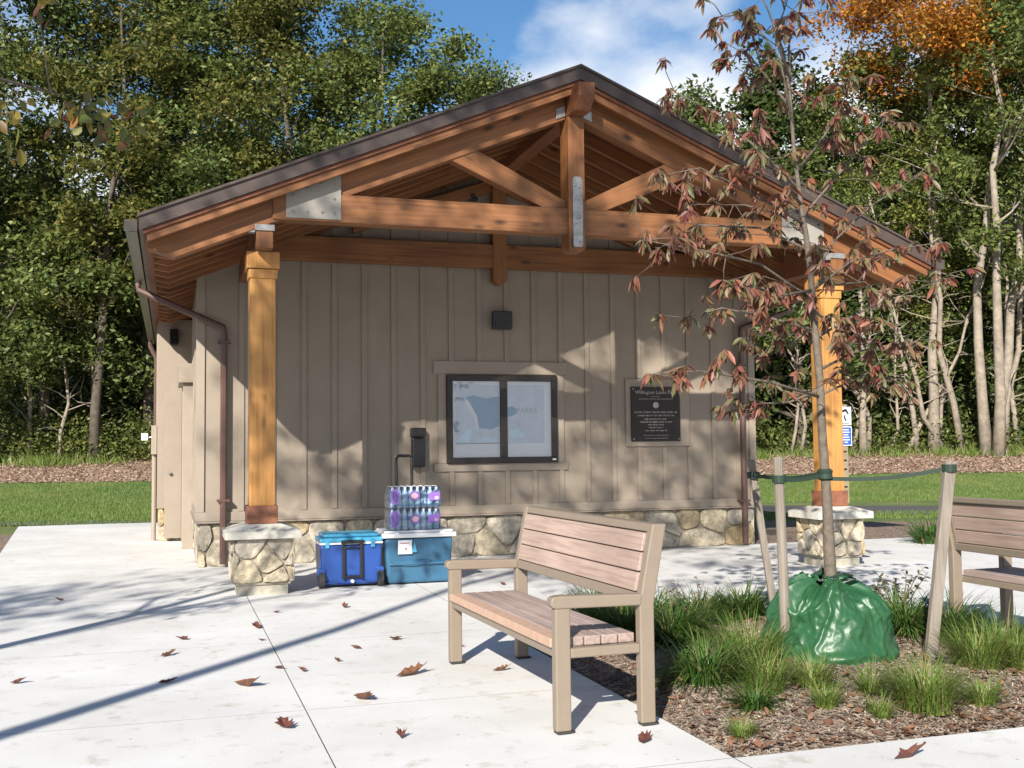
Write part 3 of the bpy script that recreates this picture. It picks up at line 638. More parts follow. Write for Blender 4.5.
def rainware():
    for s in (-1, 1):
        x0 = CX+s*4.352; x1 = x0+s*.115; zt = 3.50
        b = MB(); y0, y1 = 10.375, 21.35; t = .006
        prof = [(x0, zt), (x0, zt-.115), (x0+s*.075, zt-.115), (x1, zt-.05), (x1, zt), (x1-s*.012, zt), (x1-s*.012, zt-.045), (x0+s*.07, zt-.105), (x0+s*.01, zt-.105), (x0+s*.01, zt)]
        b.prism([(x, y0, z) for x, z in prof], (0, y1-y0, 0)); b.build('gutter', M['gutter'], bd)
        b = MB(); b.box(min(x0, x1), max(x0, x1), y0-.006, y0-.001, zt-.11, zt); b.build('gutter_end', M['gutter'], bd)
    def ds(name, x, outlet, ztop, brackets):
        b = MB(); b.tube([outlet, outlet+Vector((0, 0, -.08)), Vector((x, 13.41, ztop+.05)), Vector((x, 13.405, ztop-.05)), Vector((x, 13.405, .04))], .042, 8)
        d = b.build('downspout', M['downspout'], bd)
        for z in brackets:
            c = MB(); c.box(x-.075, x+.075, 13.36, 13.47, z-.015, z+.015); c.build('downspout_bracket', M['downspout'], d, bevel=.002)
    ds('l', 0.60, Vector((-.38, 13.55, 3.38)), 2.80, (2.68, .79)); ds('r', 7.56, Vector((8.45, 13.55, 3.38)), 2.95, (2.5, .62))
    b = MB(); b.tube([(-.37, 20.9, 3.38), (-.37, 20.9, 3.3), (-.26, 20.6, 3.05), (-.26, 20.6, .1)], .04, 8); b.build('downspout', M['downspout'], bd)
rainware()

def side_door():
    b = MB(); b.box(-.045, -.005, 16.05, 16.95, .02, 2.10)
    # frame proud of the side wall, door leaf folded back towards the camera
    f = MB(); f.box(.16, .312, 16.1, 16.2, .0, 2.35); f.box(.16, .312, 17.3, 17.4, .0, 2.35); f.box(.10, .312, 16.02, 17.48, 2.35, 2.62)
    f.build('door_surround', M['trim'], bd, bevel=.006)
    d = MB(); d.box(.04-.13, .04+.12, 17.50, 17.56, .05, 2.3); dd = d.build('door', M['siding'], bd, bevel=.005)
    h = MB(); h.tube([(-.02, 17.44, 1.05), (-.02, 17.49, 1.05)], .025, 8); h.build('handle', M['galv'], dd)
side_door()

# things fixed to the walls
w = thing('wall_light', (4.09, 13.47, 2.9), 'small black box wall light above the window of the gable front', 'wall lamp')
b = MB(); b.box(3.955, 4.22, 13.37, 13.445, 2.915, 3.15); b.box(3.985, 4.19, 13.445, 13.478, 2.94, 3.13); b.build('housing', M['black'], w, bevel=.01)
b = MB(); b.box(3.985, 4.19, 13.360, 13.369, 2.93, 3.03); b.build('lens', M['rubber'], w, bevel=.003)
w = thing('wall_light', (0.03, 17.57, 3.1), 'dark wall light high on the side wing under the left eave', 'wall lamp')
b = MB(); b.prism([(-.03, 17.57, 3.02), (-.03, 17.40, 3.02), (-.03, 17.46, 3.26), (-.03, 17.57, 3.26)], (.13, 0, 0)); b.build('housing', M['black'], w, bevel=.01)
b = MB(); b.box(-.02, .09, 17.42, 17.55, 3.005, 3.018); b.build('lens', M['rubber'], w)
w = thing('security_camera', (3.70, 13.46, 4.6), 'small black camera box in the gable above the wall beam', 'camera')
b = MB(); b.box(3.63, 3.77, 13.38, 13.46, 4.58, 4.70); b.build('housing', M['black'], w, bevel=.012)
b = MB(); b.tube([(3.70, 13.35, 4.63), (3.70, 13.38, 4.63)], .035, 12); b.build('lens', M['rubber'], w)
w = thing('dispenser', (2.97, 13.46, 1.15), 'tall black wall dispenser left of the window above the water packs', 'dispenser')
b = MB(); b.box(2.885, 3.055, 13.36, 13.47, 1.15, 1.52); b.build('body', M['black'], w, bevel=.02)
b = MB(); b.box(2.875, 3.065, 13.38, 13.472, 1.525, 1.645); b.build('hood', M['black'], w, bevel=.012)
b = MB()
for i in range(9): b.box(2.89+i*.019, 2.90+i*.019, 13.374, 13.379, 1.56, 1.60)
b.build('hood_slot', M['rubber'], w)
w = thing('utility_box', (-.15, 17.6, 1.35), 'taupe meter box with a grey conduit leg on the side wing corner', 'meter box')
b = MB(); b.box(-.29, -.205, 17.7, 18.1, 1.33, 1.78); b.build('box', M['trim'], w, bevel=.01)
b = MB(); b.tube([(-.245, 17.8, 1.33), (-.245, 17.8, .0)], .035, 8); b.build('conduit', M['trim'], w)
b = MB(); b.box(-.44, -.34, 17.85, 17.95, 1.55, 1.66); b.tube([(-.34, 17.9, 1.6), (-.29, 17.9, 1.6)], .015, 6); b.build('white_socket', M['white'], w, bevel=.01)

def plaque():
    w = thing('plaque', (6.27, 13.47, 1.45), 'dark bronze dedication plaque with raised lettering on the wall right of the window', 'plaque')
    x0, x1, z0, z1 = 5.908, 6.632, 1.448, 2.185; y = 13.452
    b = MB(); b.box(x0, x1, y, y+.022, z0, z1); b.build('plate', M['plaque'], w, bevel=.004)
    cx = (x0+x1)/2; H_ = z1-z0; Z = lambda p: z1-H_*(p-75)/(725-75)
    text_mesh('Willington Lakes Park', .068, 'lettering', M['textgrey'], w, (cx, y-.001, Z(143)), (R_(90), 0, 0))
    rng = random.Random(8); b = MB()
    for p, wd, hh in ((190, .14, .010), (220, .50, .014), (378, .63, .024), (418, .54, .022), (460, .34, .016), (495, .46, .019), (528, .23, .017), (562, .22, .017), (598, .32, .018), (655, .38, .013), (690, .33, .013)):
        x = cx-wd/2
        while x < cx+wd/2-.01:
            l = rng.randint(3, 8)
            for k in range(l):
                if x > cx+wd/2: break
                lw = hh*.62; b.box(x, x+lw*.32, y-.0015, y+.001, Z(p)-hh/2, Z(p)+hh/2)
                if rng.random() < .7: b.box(x+lw*.33, x+lw*.78, y-.0015, y+.001, Z(p)+hh*.3*rng.choice((-1, 0, 1))-hh*.1, Z(p)+hh*.3*rng.choice((-1, 1))*.0+hh*.12)
                x += lw
            x += hh*.6
    b.build('small_lettering', M['textgrey'], w)
    b = MB(); b.tube([(cx, y-.003, Z(295)), (cx, y, Z(295))], .042, 20); b.build('emblem', M['galv'], w)
    b = MB()
    for sx in (x0+.03, x1-.03):
        for sz in (z0+.03, z1-.03): b = MB(); b.tube([(sx, y-.006, sz), (sx, y, sz)], .010, 8); b.build('screw', M['galv'], w)
plaque()

# ------------------------------------------------------------------ benches
def bench():
    r = thing('park_bench', (0, 0, 0), 'nearer slatted bench with taupe frame, wholly in view in front of the coolers', 'bench', 'steel framed slat benches')
    Ln = 1.90; T = .058
    for k, y in enumerate((0, Ln-T)):
        b = MB()
        b.box(0.0, .080, y, y+T, .015, .606)                                   # front post
        b.prism([(.455, y, .015), (.535, y, .015), (.535, y, .60), (.545, y, .66), (.612, y, 1.0), (.535, y, 1.0), (.462, y, .64), (.455, y, .60)], (0, T, 0))
        b.box(.0795, .4555, y+.004, y+T-.004, .362, .410)
        b.prism([(-.022, y-.004, .625), (-.012, y-.004, .610), (.0, y-.004, .6055), (.462, y-.004, .598), (.47, y-.004, .655), (.03, y-.004, .668), (-.01, y-.004, .664), (-.022, y-.004, .648)], (0, T+.008, 0))
        b.build('end_frame', M['bench'], r, bevel=.008, seg=3)
        for x in (.04, .495):
            f = MB(); f.box(x-.034, x+.034, y+.0, y+T, 0.004, .0148); f.tube([(x+.045, y+T/2, .002), (x+.045, y+T/2, .012)], .022, 10); f.build('foot', M['rubber'], r, bevel=.002)
    b = MB(); b.box(.012, .052, T, Ln-T, .364, .408); b.box(.42, .455, T, Ln-T, .364, .408); b.box(.22, .25, T, Ln-T, .366, .404); b.build('seat_rail', M['bench'], r, bevel=.004)
    for i in range(5):
        x0 = -.006+i*.0925
        b = MB(); b.box(x0, x0+.086, T+.002, Ln-T-.002, .410, .456); b.build('seat_slat', M['slat_seat'] if i else M['slat_end'], r, bevel=.005)
    def bx_(z): return .462+(z-.64)*.203     # front face of the leaning uprights
    def lean(z0, z1, y0, y1, t0, t1, name, mat, bev):
        b = MB(); b.prism([(bx_(z0)+t0, y0, z0), (bx_(z0)+t1, y0, z0), (bx_(z1)+t1, y0, z1), (bx_(z1)+t0, y0, z1)], (0, y1-y0, 0)); return b.build(name, mat, r, bevel=bev)
    lean(.958, .999, T, Ln-T, .004, .070, 'top_rail', M['bench'], .006)
    lean(.600, .655, T, Ln-T, .004, .060, 'lower_rail', M['bench'], .006)
    lean(.6555, .9575, T+.0005, T+.03, .02, .055, 'back_stile', M['bench'], .003); lean(.6555, .9575, Ln-T-.03, Ln-T-.0005, .02, .055, 'back_stile', M['bench'], .003)
    for i in range(3):
        z0 = .660+i*.0995
        lean(z0, z0+.0925, T+.012, Ln-T-.012, -.006, .0185, 'back_slat', M['slat'], .005)
        lean(z0, z0+.0925, T+.032, Ln-T-.032, .019, .050, 'back_slat', M['slat'], .005)
    return r
b1 = bench(); b1.location = (1.79, 5.03, 0); b1.rotation_euler = (0, 0, .034)
b2 = copy_tree(b1); b2.location = (6.05, 6.79, 0); b2.rotation_euler = (0, 0, math.pi); b2['label'] = 'farther bench seen from behind at the right edge, beyond the leaning stake'

# ------------------------------------------------------------------ coolers and water
def rounded(b, x0, x1, y0, y1, z0, z1, tx=0.0, ty=0.0):
    """box with walls tapering inwards towards the foot"""
    b.add([(x0+tx, y0+ty, z0), (x1-tx, y0+ty, z0), (x1-tx, y1-ty, z0), (x0+tx, y1-ty, z0), (x0, y0, z1), (x1, y0, z1), (x1, y1, z1), (x0, y1, z1)],
          [(0,3,2,1),(4,5,6,7),(0,1,5,4),(1,2,6,5),(2,3,7,6),(3,0,4,7)])
c = thing('wheeled_cooler', (1.74, 11.0, 0), 'royal blue wheeled cooler with a bright cyan lid and folded black handle', 'cooler')
b = MB(); rounded(b, 1.43, 2.06, 10.99, 11.40, .025, .43, .015, .02); b.build('body', M['blue'], c, bevel=.025, seg=3)
b = MB(); b.box(1.425, 2.065, 10.985, 11.405, .431, .452); b.build('rim', M['white'], c, bevel=.006)
b = MB(); b.box(1.427, 2.063, 10.987, 11.403, .453, .50); rounded(b, 1.46, 2.03, 11.01, 11.38, .54, .501, 0, 0); b.build('lid', M['cyan'], c, bevel=.016, seg=3)
b = MB(); b.box(1.645, 1.675, 10.955, 10.985, .09, .47); b.box(1.825, 1.855, 10.955, 10.985, .09, .47); b.box(1.635, 1.865, 10.945, 10.985, .44, .475); b.box(1.655, 1.845, 10.96, 10.985, .10, .125); b.box(1.675, 1.825, 10.962, 10.985, .39, .405)
b.build('handle', M['black'], c, bevel=.007)
for x in (1.44, 2.03):
    b = MB(); b.tube([(x-.022, 11.0, .085), (x+.032, 11.0, .085)], .082, 20); wv = b.build('wheel', M['rubber'], c, bevel=.006)
    b = MB(); b.box(x-.035, x+.04, 10.975, 11.06, .13, .20); b.build('wheel_housing', M['blue'], c, bevel=.008)
b = MB(); b.tube([(1.75, 10.965, .065), (1.75, 11.01, .065)], .018, 12); b.build('drain_plug', M['white'], c)
for x in (1.50, 1.96):
    b = MB(); b.box(x-.02, x+.02, 10.972, 10.989, .40, .47); b.build('latch', M['cyan'], c, bevel=.004)
b = MB(); b.box(1.47, 1.62, 10.978, 10.999, .05, .062); b.box(1.88, 2.0, 10.978, 10.999, .05, .062); b.build('body_rib', M['blue'], c, bevel=.003)
c = thing('ice_chest', (2.44, 11.0, 0), 'large steel blue cooler with a white lid carrying the two packs of water', 'cooler')
b = MB(); rounded(b, 2.085, 2.80, 10.99, 11.46, .012, .475, .028, .03); b.build('body', M['teal'], c, bevel=.03, seg=3)
b = MB(); b.box(2.13, 2.73, 10.975, 10.999, .20, .225); b.prism([(2.36+.2*math.cos(a), 10.985, .245+.06*math.sin(a)) for a in [math.pi+math.pi*i/10 for i in range(11)]], (0, .02, 0)); b.build('body_rib', M['teal'], c, bevel=.008)
b = MB(); b.box(2.055, 2.83, 10.965, 11.49, .477, .525); rounded(b, 2.08, 2.80, 10.99, 11.47, .55, .526); b.build('lid', M['white'], c, bevel=.018, seg=3)
b = MB(); b.box(2.215, 2.36, 10.968, 10.974, .315, .455); b.build('sticker', M['paper'], c)
b = MB(); b.prism([(2.361, 10.966, .33), (2.41, 10.966, .33), (2.385, 10.966, .445)], (0, .006, 0)); b.build('sticker_drop', M['cyan'], c)
b = MB(); b.tube([(2.295, 10.966, .365), (2.295, 10.97, .365)], .012, 8); b.box(2.235, 2.33, 10.965, 10.9675, .42, .428); b.build('sticker_print', M['mapred'], c)
b = MB(); b.tube([(2.31, 11.52, .15), (2.31, 11.52, 1.28), (2.335, 11.52, 1.31), (2.455, 11.52, 1.31), (2.48, 11.52, 1.28), (2.48, 11.52, .15)], .017, 8); b.build('tow_handle', M['black'], c)
for x in (2.20, 2.68):
    b = MB(); b.box(x-.025, x+.025, 10.952, 10.972, .50, .535); b.build('latch', M['white'], c, bevel=.005)
for x in (2.075, 2.81):
    b = MB(); b.box(x-.018, x+.018, 11.12, 11.34, .37, .42); b.build('side_grip', M['white'], c, bevel=.008)
def water_pack(z, dx, label):
    w = thing('water_pack', (2.40+dx, 11.14, z), label, 'water bottles', 'shrink wrapped packs of water on the cooler')
    x0 = 2.135+dx; y0 = 11.01; d = .066
    proto = None
    for i in range(8):
        for j in range(4):
            if proto is None:
                b = MB(); b.lathe((x0+d/2, y0+d/2, z), [(.026, .003), (.031, .01), (.031, .055), (.0285, .06), (.031, .068), (.031, .13), (.028, .155), (.014, .19), (.0125, .205)], 12)
                proto = b.build('bottle', M['water'], w, smooth=True)
                b = MB(); b.lathe((x0+d/2, y0+d/2, z), [(.0155, .198), (.0155, .220)], 10); cap = b.build('bottle_cap', M['capwhite'], proto)
            else:
                q = proto.copy(); COL.objects.link(q); q.parent = w; q.location = (i*d, j*d, 0)
                q2 = cap.copy(); COL.objects.link(q2); q2.parent = q
    b = MB(); x1 = x0+8*d; y1 = y0+4*d
    n = 36
    prof = []
    rr = random.Random(int(z*100))
    for zz, ins in ((.002, 0.0), (.05, -.003), (.10, .0), (.15, -.002), (.195, .003), (.218, .016)):
        ring = []
        for k in range(n):
            t = k/n*4; sd = int(t); f = t-sd
            p = [(x0+f*(x1-x0), y0), (x1, y0+f*(y1-y0)), (x1-f*(x1-x0), y1), (x0, y1-f*(y1-y0))][sd]
            cx_, cy_ = (x0+x1)/2, (y0+y1)/2; vx, vy = p[0]-cx_, p[1]-cy_; l = math.hypot(vx, vy); jj = rr.uniform(-.004, .003)-ins
            ring.append((p[0]+vx/l*(jj+.004), p[1]+vy/l*(jj+.004), z+zz+rr.uniform(-.002, .002)))
        prof.append(ring)
    vs = [p for r in prof for p in r]; fs = [(r*n+k, r*n+(k+1) % n, (r+1)*n+(k+1) % n, (r+1)*n+k) for r in range(5) for k in range(n)]+[tuple(range(5*n, 6*n))]
    b.add(vs, fs); b.build('wrap', M['film'], w)
    def oval(cx, cz, rx, rz2, mi, b, hole=0):
        m_ = 20; y = y0-.011-mi*.0012
        o_ = [(cx+rx*math.cos(6.2832*k/m_), y, cz+rz2*math.sin(6.2832*k/m_)) for k in range(m_)]
        if hole:
            i_ = [(cx+rx*hole*math.cos(6.2832*k/m_), y, cz+rz2*hole*math.sin(6.2832*k/m_)) for k in range(m_)]
            b.add(o_+i_, [(k, (k+1) % m_, (k+1) % m_+m_, k+m_) for k in range(m_)], mi)
        else: b.add(o_, [tuple(range(m_))], mi)
    dz = .012 if z < .6 else 0
    for prm in ((x0+.055, z+.115, .05, .085, 0, .62), (x0+.055, z+.12, .018, .045, 0, 0), (x0+.255+dz, z+.125-dz, .055, .048, 0, .7), (x0+.255+dz, z+.125-dz, .036, .030, 1, 0), (x1-.04, z+.10, .022, .018, 1, 0)):
        b = MB(); oval(*prm[:5], b, prm[5]); b.build('printed_logo', [M['purple'], M['pinkprint']], w)
    b = MB(); b.add([(x0+.41, y0-.011, z+.07), (x1-.004, y0-.011, z+.08), (x1-.004, y0-.011, z+.165), (x0+.40, y0-.011, z+.15)], [(0, 1, 2, 3)], 0)
    b.build('printed_logo', [M['purple'], M['pinkprint']], w)
water_pack(.552, 0, 'lower shrink wrapped pack of water bottles resting on the white cooler lid')
water_pack(.778, .004, 'upper shrink wrapped pack of water bottles stacked on the other pack')

# ------------------------------------------------------------------ sign beyond the right pier
def sign():
    p = PD(846, 503, 26); gx, gy = p.x, p.y
    s = thing('sign_post', (gx, gy, hz(gx, gy)), 'tan post carrying a white sign above a blue sign beyond the right pier', 'sign post')
    z0 = hz(gx, gy)
    b = MB(); b.box(gx-.07, gx+.07, gy-.05, gy+.05, z0-.1, z0+2.32); b.build('post', M['signpost'], s, bevel=.006)
    b = MB()
    for i in range(10): b.box(gx-.075, gx+.02, gy-.056, gy-.0505, z0+.12+i*.21, z0+.16+i*.21)
    b.build('post_notch', M['black'], s)
    b = MB(); b.box(gx-.16, gx+.16, gy-.075, gy-.06, z0+1.82, z0+2.26); a = b.build('white_sign', M['signwhite'], s, bevel=.003)
    b = MB()
    Yf = gy-.0765
    b.prism([(gx-.10, Yf, z0+2.18), (gx+.02, Yf, z0+2.22), (gx+.10, Yf, z0+2.10), (gx+.06, Yf, z0+2.08), (gx, Yf, z0+2.15), (gx-.09, Yf, z0+2.12)], (0, .001, 0))
    b.prism([(gx-.06, Yf, z0+2.08), (gx-.02, Yf, z0+2.06), (gx+.03, Yf, z0+1.93), (gx+.0, Yf, z0+1.91), (gx-.04, Yf, z0+1.98)], (0, .001, 0))
    b.box(gx-.12, gx+.10, Yf, Yf+.001, z0+1.86, z0+1.88)
    b.build('pictogram', M['black'], a)
    b = MB(); b.box(gx-.165, gx+.165, gy-.075, gy-.06, z0+1.33, z0+1.79); a = b.build('blue_sign', M['signwhite'], s, bevel=.003)
    b = MB(); b.box(gx-.145, gx+.145, Yf, Yf+.001, z0+1.35, z0+1.77); a2 = b.build('sign_face', M['signblue'], a)
    b = MB()
    for i, wd in enumerate((.16, .2, .13, .18, .2, .1)): b.box(gx-wd*.5, gx+wd*.5, Yf-.0012, Yf-.0003, z0+1.70-i*.06, z0+1.725-i*.06)
    b.build('sign_line', M['signwhite'], a)
sign()

# ------------------------------------------------------------------ foliage helpers
def unit(rng, n):
    v = rng.normal(size=(n, 3)); return v/np.linalg.norm(v, axis=1)[:, None]
def leaf_quads(c, size, rng, upbias=0.3, asp=0.55):
    """diamond leaves at centres c"""
    n = len(c); nrm = unit(rng, n); nrm[:, 2] = np.abs(nrm[:, 2])+upbias; nrm /= np.linalg.norm(nrm, axis=1)[:, None]
    a = np.cross(nrm, unit(rng, n)); a /= np.linalg.norm(a, axis=1)[:, None]+1e-9; b = np.cross(nrm, a)
    s = size*rng.uniform(.6, 1.35, n)[:, None]
    mid = nrm*s*0.12
    v = np.stack([c-a*s*.5, c+b*s*asp*.5-mid, c+a*s*.5, c-b*s*asp*.5-mid], 1).reshape(-1, 3)
    return v, np.arange(n*4).reshape(n, 4)
def leaf_full(base, direc, nrm, ln, wd, droop=0.25):
    """folded, drooping leaves with pointed tips (8 triangles each)"""
    n = len(base); d = direc/np.linalg.norm(direc, axis=1)[:, None]
    sd = np.cross(d, nrm); sd /= np.linalg.norm(sd, axis=1)[:, None]+1e-9; up = np.cross(sd, d)
    ln = ln[:, None]; wd = wd[:, None]; z = np.array([0, 0, -1.0])
    def pt(t, w, h): return base+d*ln*t+sd*wd*w+up*wd*h+z*ln*droop*t*t
    vs = np.stack([pt(0, 0, 0), pt(.38, -.42, .16), pt(.38, 0, 0), pt(.38, .42, .16), pt(.72, -.40, .14), pt(.72, 0, 0), pt(.72, .40, .14), pt(1, 0, 0)], 1).reshape(-1, 3)
    f = np.array([(0,1,2),(0,2,3),(1,4,5),(1,5,2),(2,5,6),(2,6,3),(4,7,5),(5,7,6)])
    return vs, (f[None]+np.arange(n)[:, None, None]*8).reshape(-1, 3)

def forest_tree(seed, H_, low, spread, nleaf, lsize, bark, leafmat, r0=.2, lean=0.0, multi=1, label='', cat='tree', clump=1.0, shape='oval', openness=1.0, off=(0, 0)):
    rng = np.random.default_rng(seed); b = MB(); cl = []
    r = thing('tree', (0, 0, 0), label, cat)
    for st in range(multi):
        ang = rng.uniform(0, 6.28); la = lean+(0.10 if multi > 1 else 0)*rng.uniform(.6, 1.4)
        hh = H_*rng.uniform(.85, 1) if st else H_
        pts = [Vector((0.25*st*math.cos(ang), 0.25*st*math.sin(ang), -.2))]; n = 9
        wob = rng.normal(size=2)*.0
        for i in range(1, n+1):
            t = i/n; wob = wob+rng.normal(size=2)*(.030 if bark is M['palebark'] else .016)*H_
            pts.append(Vector((pts[0].x+math.cos(ang)*la*hh*t+wob[0]*t+off[0]*t, pts[0].y+math.sin(ang)*la*hh*t+wob[1]*t+off[1]*t, hh*t*.93)))
        rad = [r0*(1-.86*i/n)*(1.25 if i == 0 else 1)*(1 if multi == 1 else .75) for i in range(n+1)]
        b.tube(pts, rad, 9)
        nl = int(19/multi**.5)
        for k in range(nl):
            t = low+(0.97-low)*(k+rng.uniform(0, .9))/nl
            i = min(int(t*n), n-1); p = pts[i].lerp(pts[i+1], t*n-i)
            if shape == 'oval': pr = math.sin(math.pi*min(1, .18+.78*(t-low)/(1-low)))**.7
            elif shape == 'cone': pr = 1.05-.95*(t-low)/(1-low)
            else: pr = .35+.65*min(1, 2.2*(t-low)/(1-low))*(1.15-.5*(t-low)/(1-low))
            az = k*2.4+rng.uniform(-.5, .5); L0 = spread*pr*rng.uniform(.7, 1.1); el = rng.uniform(.25, .8)
            d = Vector((math.cos(az)*math.cos(el), math.sin(az)*math.cos(el), math.sin(el)))
            q = [p]; 
            for s in range(4):
                d = (d+Vector(rng.normal(size=3)*.16)+Vector((0, 0, .06))).normalized(); q.append(q[-1]+d*L0/4)
            rr = rad[min(i+1, n)]*.5
            b.tube(q, [rr, rr*.75, rr*.5, rr*.3, rr*.12], 6)
            for s in range(2, 5):
                for w_ in range(2):
                    e = q[s]+Vector(rng.normal(size=3)*(.16*L0))
                    if s < 4: b.tube([q[s-1], (q[s-1]+e)/2+Vector(rng.normal(size=3)*.05*L0), e], [rr*.35, rr*.22, rr*.08], 5)
                    cl.append((e, .5*clump*rng.uniform(.6, 1.25)))
        cl.append((pts[-1]+Vector((0, 0, .2)), .6*clump))
    b.build('trunk', bark, r, smooth=True)
    C_ = np.array([tuple(c) for c, _ in cl]); S_ = np.array([s for _, s in cl])
    idx = rng.integers(0, len(C_), nleaf)
    # each clump keeps uneven filling: some are bare
    wgt = rng.uniform(0, 1, len(C_))**(1.1*openness); idx = rng.choice(len(C_), nleaf, p=wgt/wgt.sum())
    g = rng.normal(size=(nleaf, 3)); g /= np.linalg.norm(g, axis=1)[:, None]; rad_ = rng.uniform(.25, 1.15, nleaf)[:, None]
    c = C_[idx]+g*rad_*S_[idx][:, None]*np.array([1.25, 1.25, .8])
    v, f = leaf_quads(c, lsize, rng)
    npmesh('crown', v, f, leafmat, r)
    return r
def put(r, loc, s=1.0, rz=0.0, color=(1, 1, 1), label=None, group=None, sz=None):
    r.location = loc; r.scale = (s, s, sz or s); r.rotation_euler = (0, 0, rz)
    for ch in [x for x in COL.objects if x.parent == r]: ch.color = (*color, 1)
    if label: r['label'] = label
    if group: r['group'] = group
    return r

# ------------------------------------------------------------------ woodland
rnd = random.Random(21)
PROTO = [
 dict(seed=1, H_=20, low=.14, spread=4.5, nleaf=26000, lsize=.215, bark=M['bark'], leafmat=M['leaf'], r0=.22, clump=1.9),
 dict(seed=2, H_=20, low=.08, spread=4.9, nleaf=28000, lsize=.215, bark=M['bark'], leafmat=M['leaf'], r0=.24, clump=2.0),
 dict(seed=3, H_=20, low=.26, spread=4.2, nleaf=20000, lsize=.21, bark=M['bark'], leafmat=M['leaf'], r0=.20, clump=1.7, openness=1.8),
 dict(seed=4, H_=20, low=.35, spread=3.6, nleaf=18000, lsize=.20, bark=M['palebark'], leafmat=M['leaf'], r0=.27, multi=3, clump=1.5, openness=1.6),
 dict(seed=5, H_=20, low=.74, spread=4.6, nleaf=17000, lsize=.19, bark=M['palebark'], leafmat=M['autumn'], r0=.22, clump=1.9),
 dict(seed=6, H_=12, low=.03, spread=2.6, nleaf=15000, lsize=.2, bark=M['bark'], leafmat=M['leaf'], r0=.16, clump=1.2, shape='cone'),
 dict(seed=7, H_=20, low=.42, spread=2.6, nleaf=5000, lsize=.18, bark=M['palebark'], leafmat=M['leaf'], r0=.22, lean=.04, clump=1.2, openness=2.2),
]
USED = {}
def tree(kind, u, D, h, color, label, group=None, rz=None, wide=1.0):
    p = PD(u, 400, D); z = hz(p.x, p.y)
    if kind not in USED: r = forest_tree(**PROTO[kind], label=label); USED[kind] = r; r['h0'] = 0; del r['h0']
    else: r = copy_tree(USED[kind])
    s = h/PROTO[kind]['H_']
    return put(r, (p.x, p.y, z-.05), s*wide, rnd.uniform(0, 6.28) if rz is None else rz, color, label, group, sz=s)
GL = 'trees of the wood left of the building'; GR = 'trees of the wood right of the building'; GB = 'trees standing deep in the wood'
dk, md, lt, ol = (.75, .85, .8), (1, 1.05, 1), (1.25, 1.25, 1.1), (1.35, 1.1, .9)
left = [(0, -70, 42, 21, md), (1, -15, 41, 21, lt), (0, 45, 43, 21, md), (2, 95, 41.5, 20.5, ol), (1, 150, 44, 21, md), (2, 205, 42, 20.5, lt), (0, 255, 43, 20, md), (1, 305, 42, 19.5, ol), (2, 350, 44, 20, md), (0, 395, 42, 18.5, lt), (1, 440, 43, 16.5, lt), (0, 485, 43, 14.8, md)]
LAB = {0: 'full green broadleaf tree', 1: 'bushy low branched tree', 2: 'open airy green tree'}
ex = ['at the far left edge of the photo, mostly outside it', 'leftmost in the top left corner', 'second from the left edge behind the lawn', 'above the hanging autumn leaves', 'left of the roof corner with gaps beneath its top', 'straight above the left gutter', 'behind the left roof slope near its foot', 'behind the lower third of the left roof slope', 'behind the middle of the left roof slope', 'at the top of the left wood before it steps down', 'where the left wood slopes down towards the ridge', 'lowest and nearest to the ridge on the left']
for (k, u, D, h, c), e in zip(left, ex): tree(k, u, D, h, c, LAB[k]+' '+e, GL)
right = [(5, 560, 44, 11.5, dk, 'dark tree hidden mostly behind the roof peak'), (1, 610, 44, 12.6, md, 'low green tree just right of the roof peak'), (5, 650, 42, 14, lt, 'bright green pointed tree right of the roof peak'),
 (1, 700, 43, 15.2, lt, 'rounded bright green tree behind the top of the young tree'), (5, 745, 41, 14.6, md, 'green conical tree left of the tallest cedar'), (5, 800, 42, 17.2, dk, 'tall dark cedar like tree with a blunt top'),
 (5, 838, 43, 16.4, dk, 'dark narrow evergreen beside the tall cedar'), (1, 880, 44.5, 17, lt, 'thin open tree behind the autumn orange crown'),
 (4, 932, 41.5, 19.4, (1.3, 1.4, 1.5), 'orange autumn tree with a tall pale trunk at the upper right'), (3, 985, 40.5, 20.5, lt, 'pale three stemmed tree with a green crown at the right edge'),
 (0, 1060, 43, 20, lt, 'broad green tree at and beyond the right photo edge'), (2, 905, 43.5, 15.5, (1.5, 1.35, 1), 'yellow green tree beneath the orange crown'), (7-1, 862, 41, 13, lt, 'short slim pale tree above the sign'),
 (1, 1000, 45, 20, lt, 'bushy bright tree filling the top right corner'), (0, 850, 44, 14, (1.4, 1.3, 1), 'olive green tree right of the cedars'), (2, 945, 45, 18.5, lt, 'open green tree right of the orange crown')]
for k, u, D, h, c, l in right: tree(k, u, D, h, c, l, GR)
back = [(-60+i*62+rnd.uniform(-15, 15), 52+rnd.uniform(-3, 5)) for i in range(20)]
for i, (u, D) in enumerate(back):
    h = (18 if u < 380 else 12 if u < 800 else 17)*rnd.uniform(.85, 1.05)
    tree((1, 0, 5)[i % 3], u, D, h, dk, 'shaded green tree standing deep in the wood behind the front row', GB)

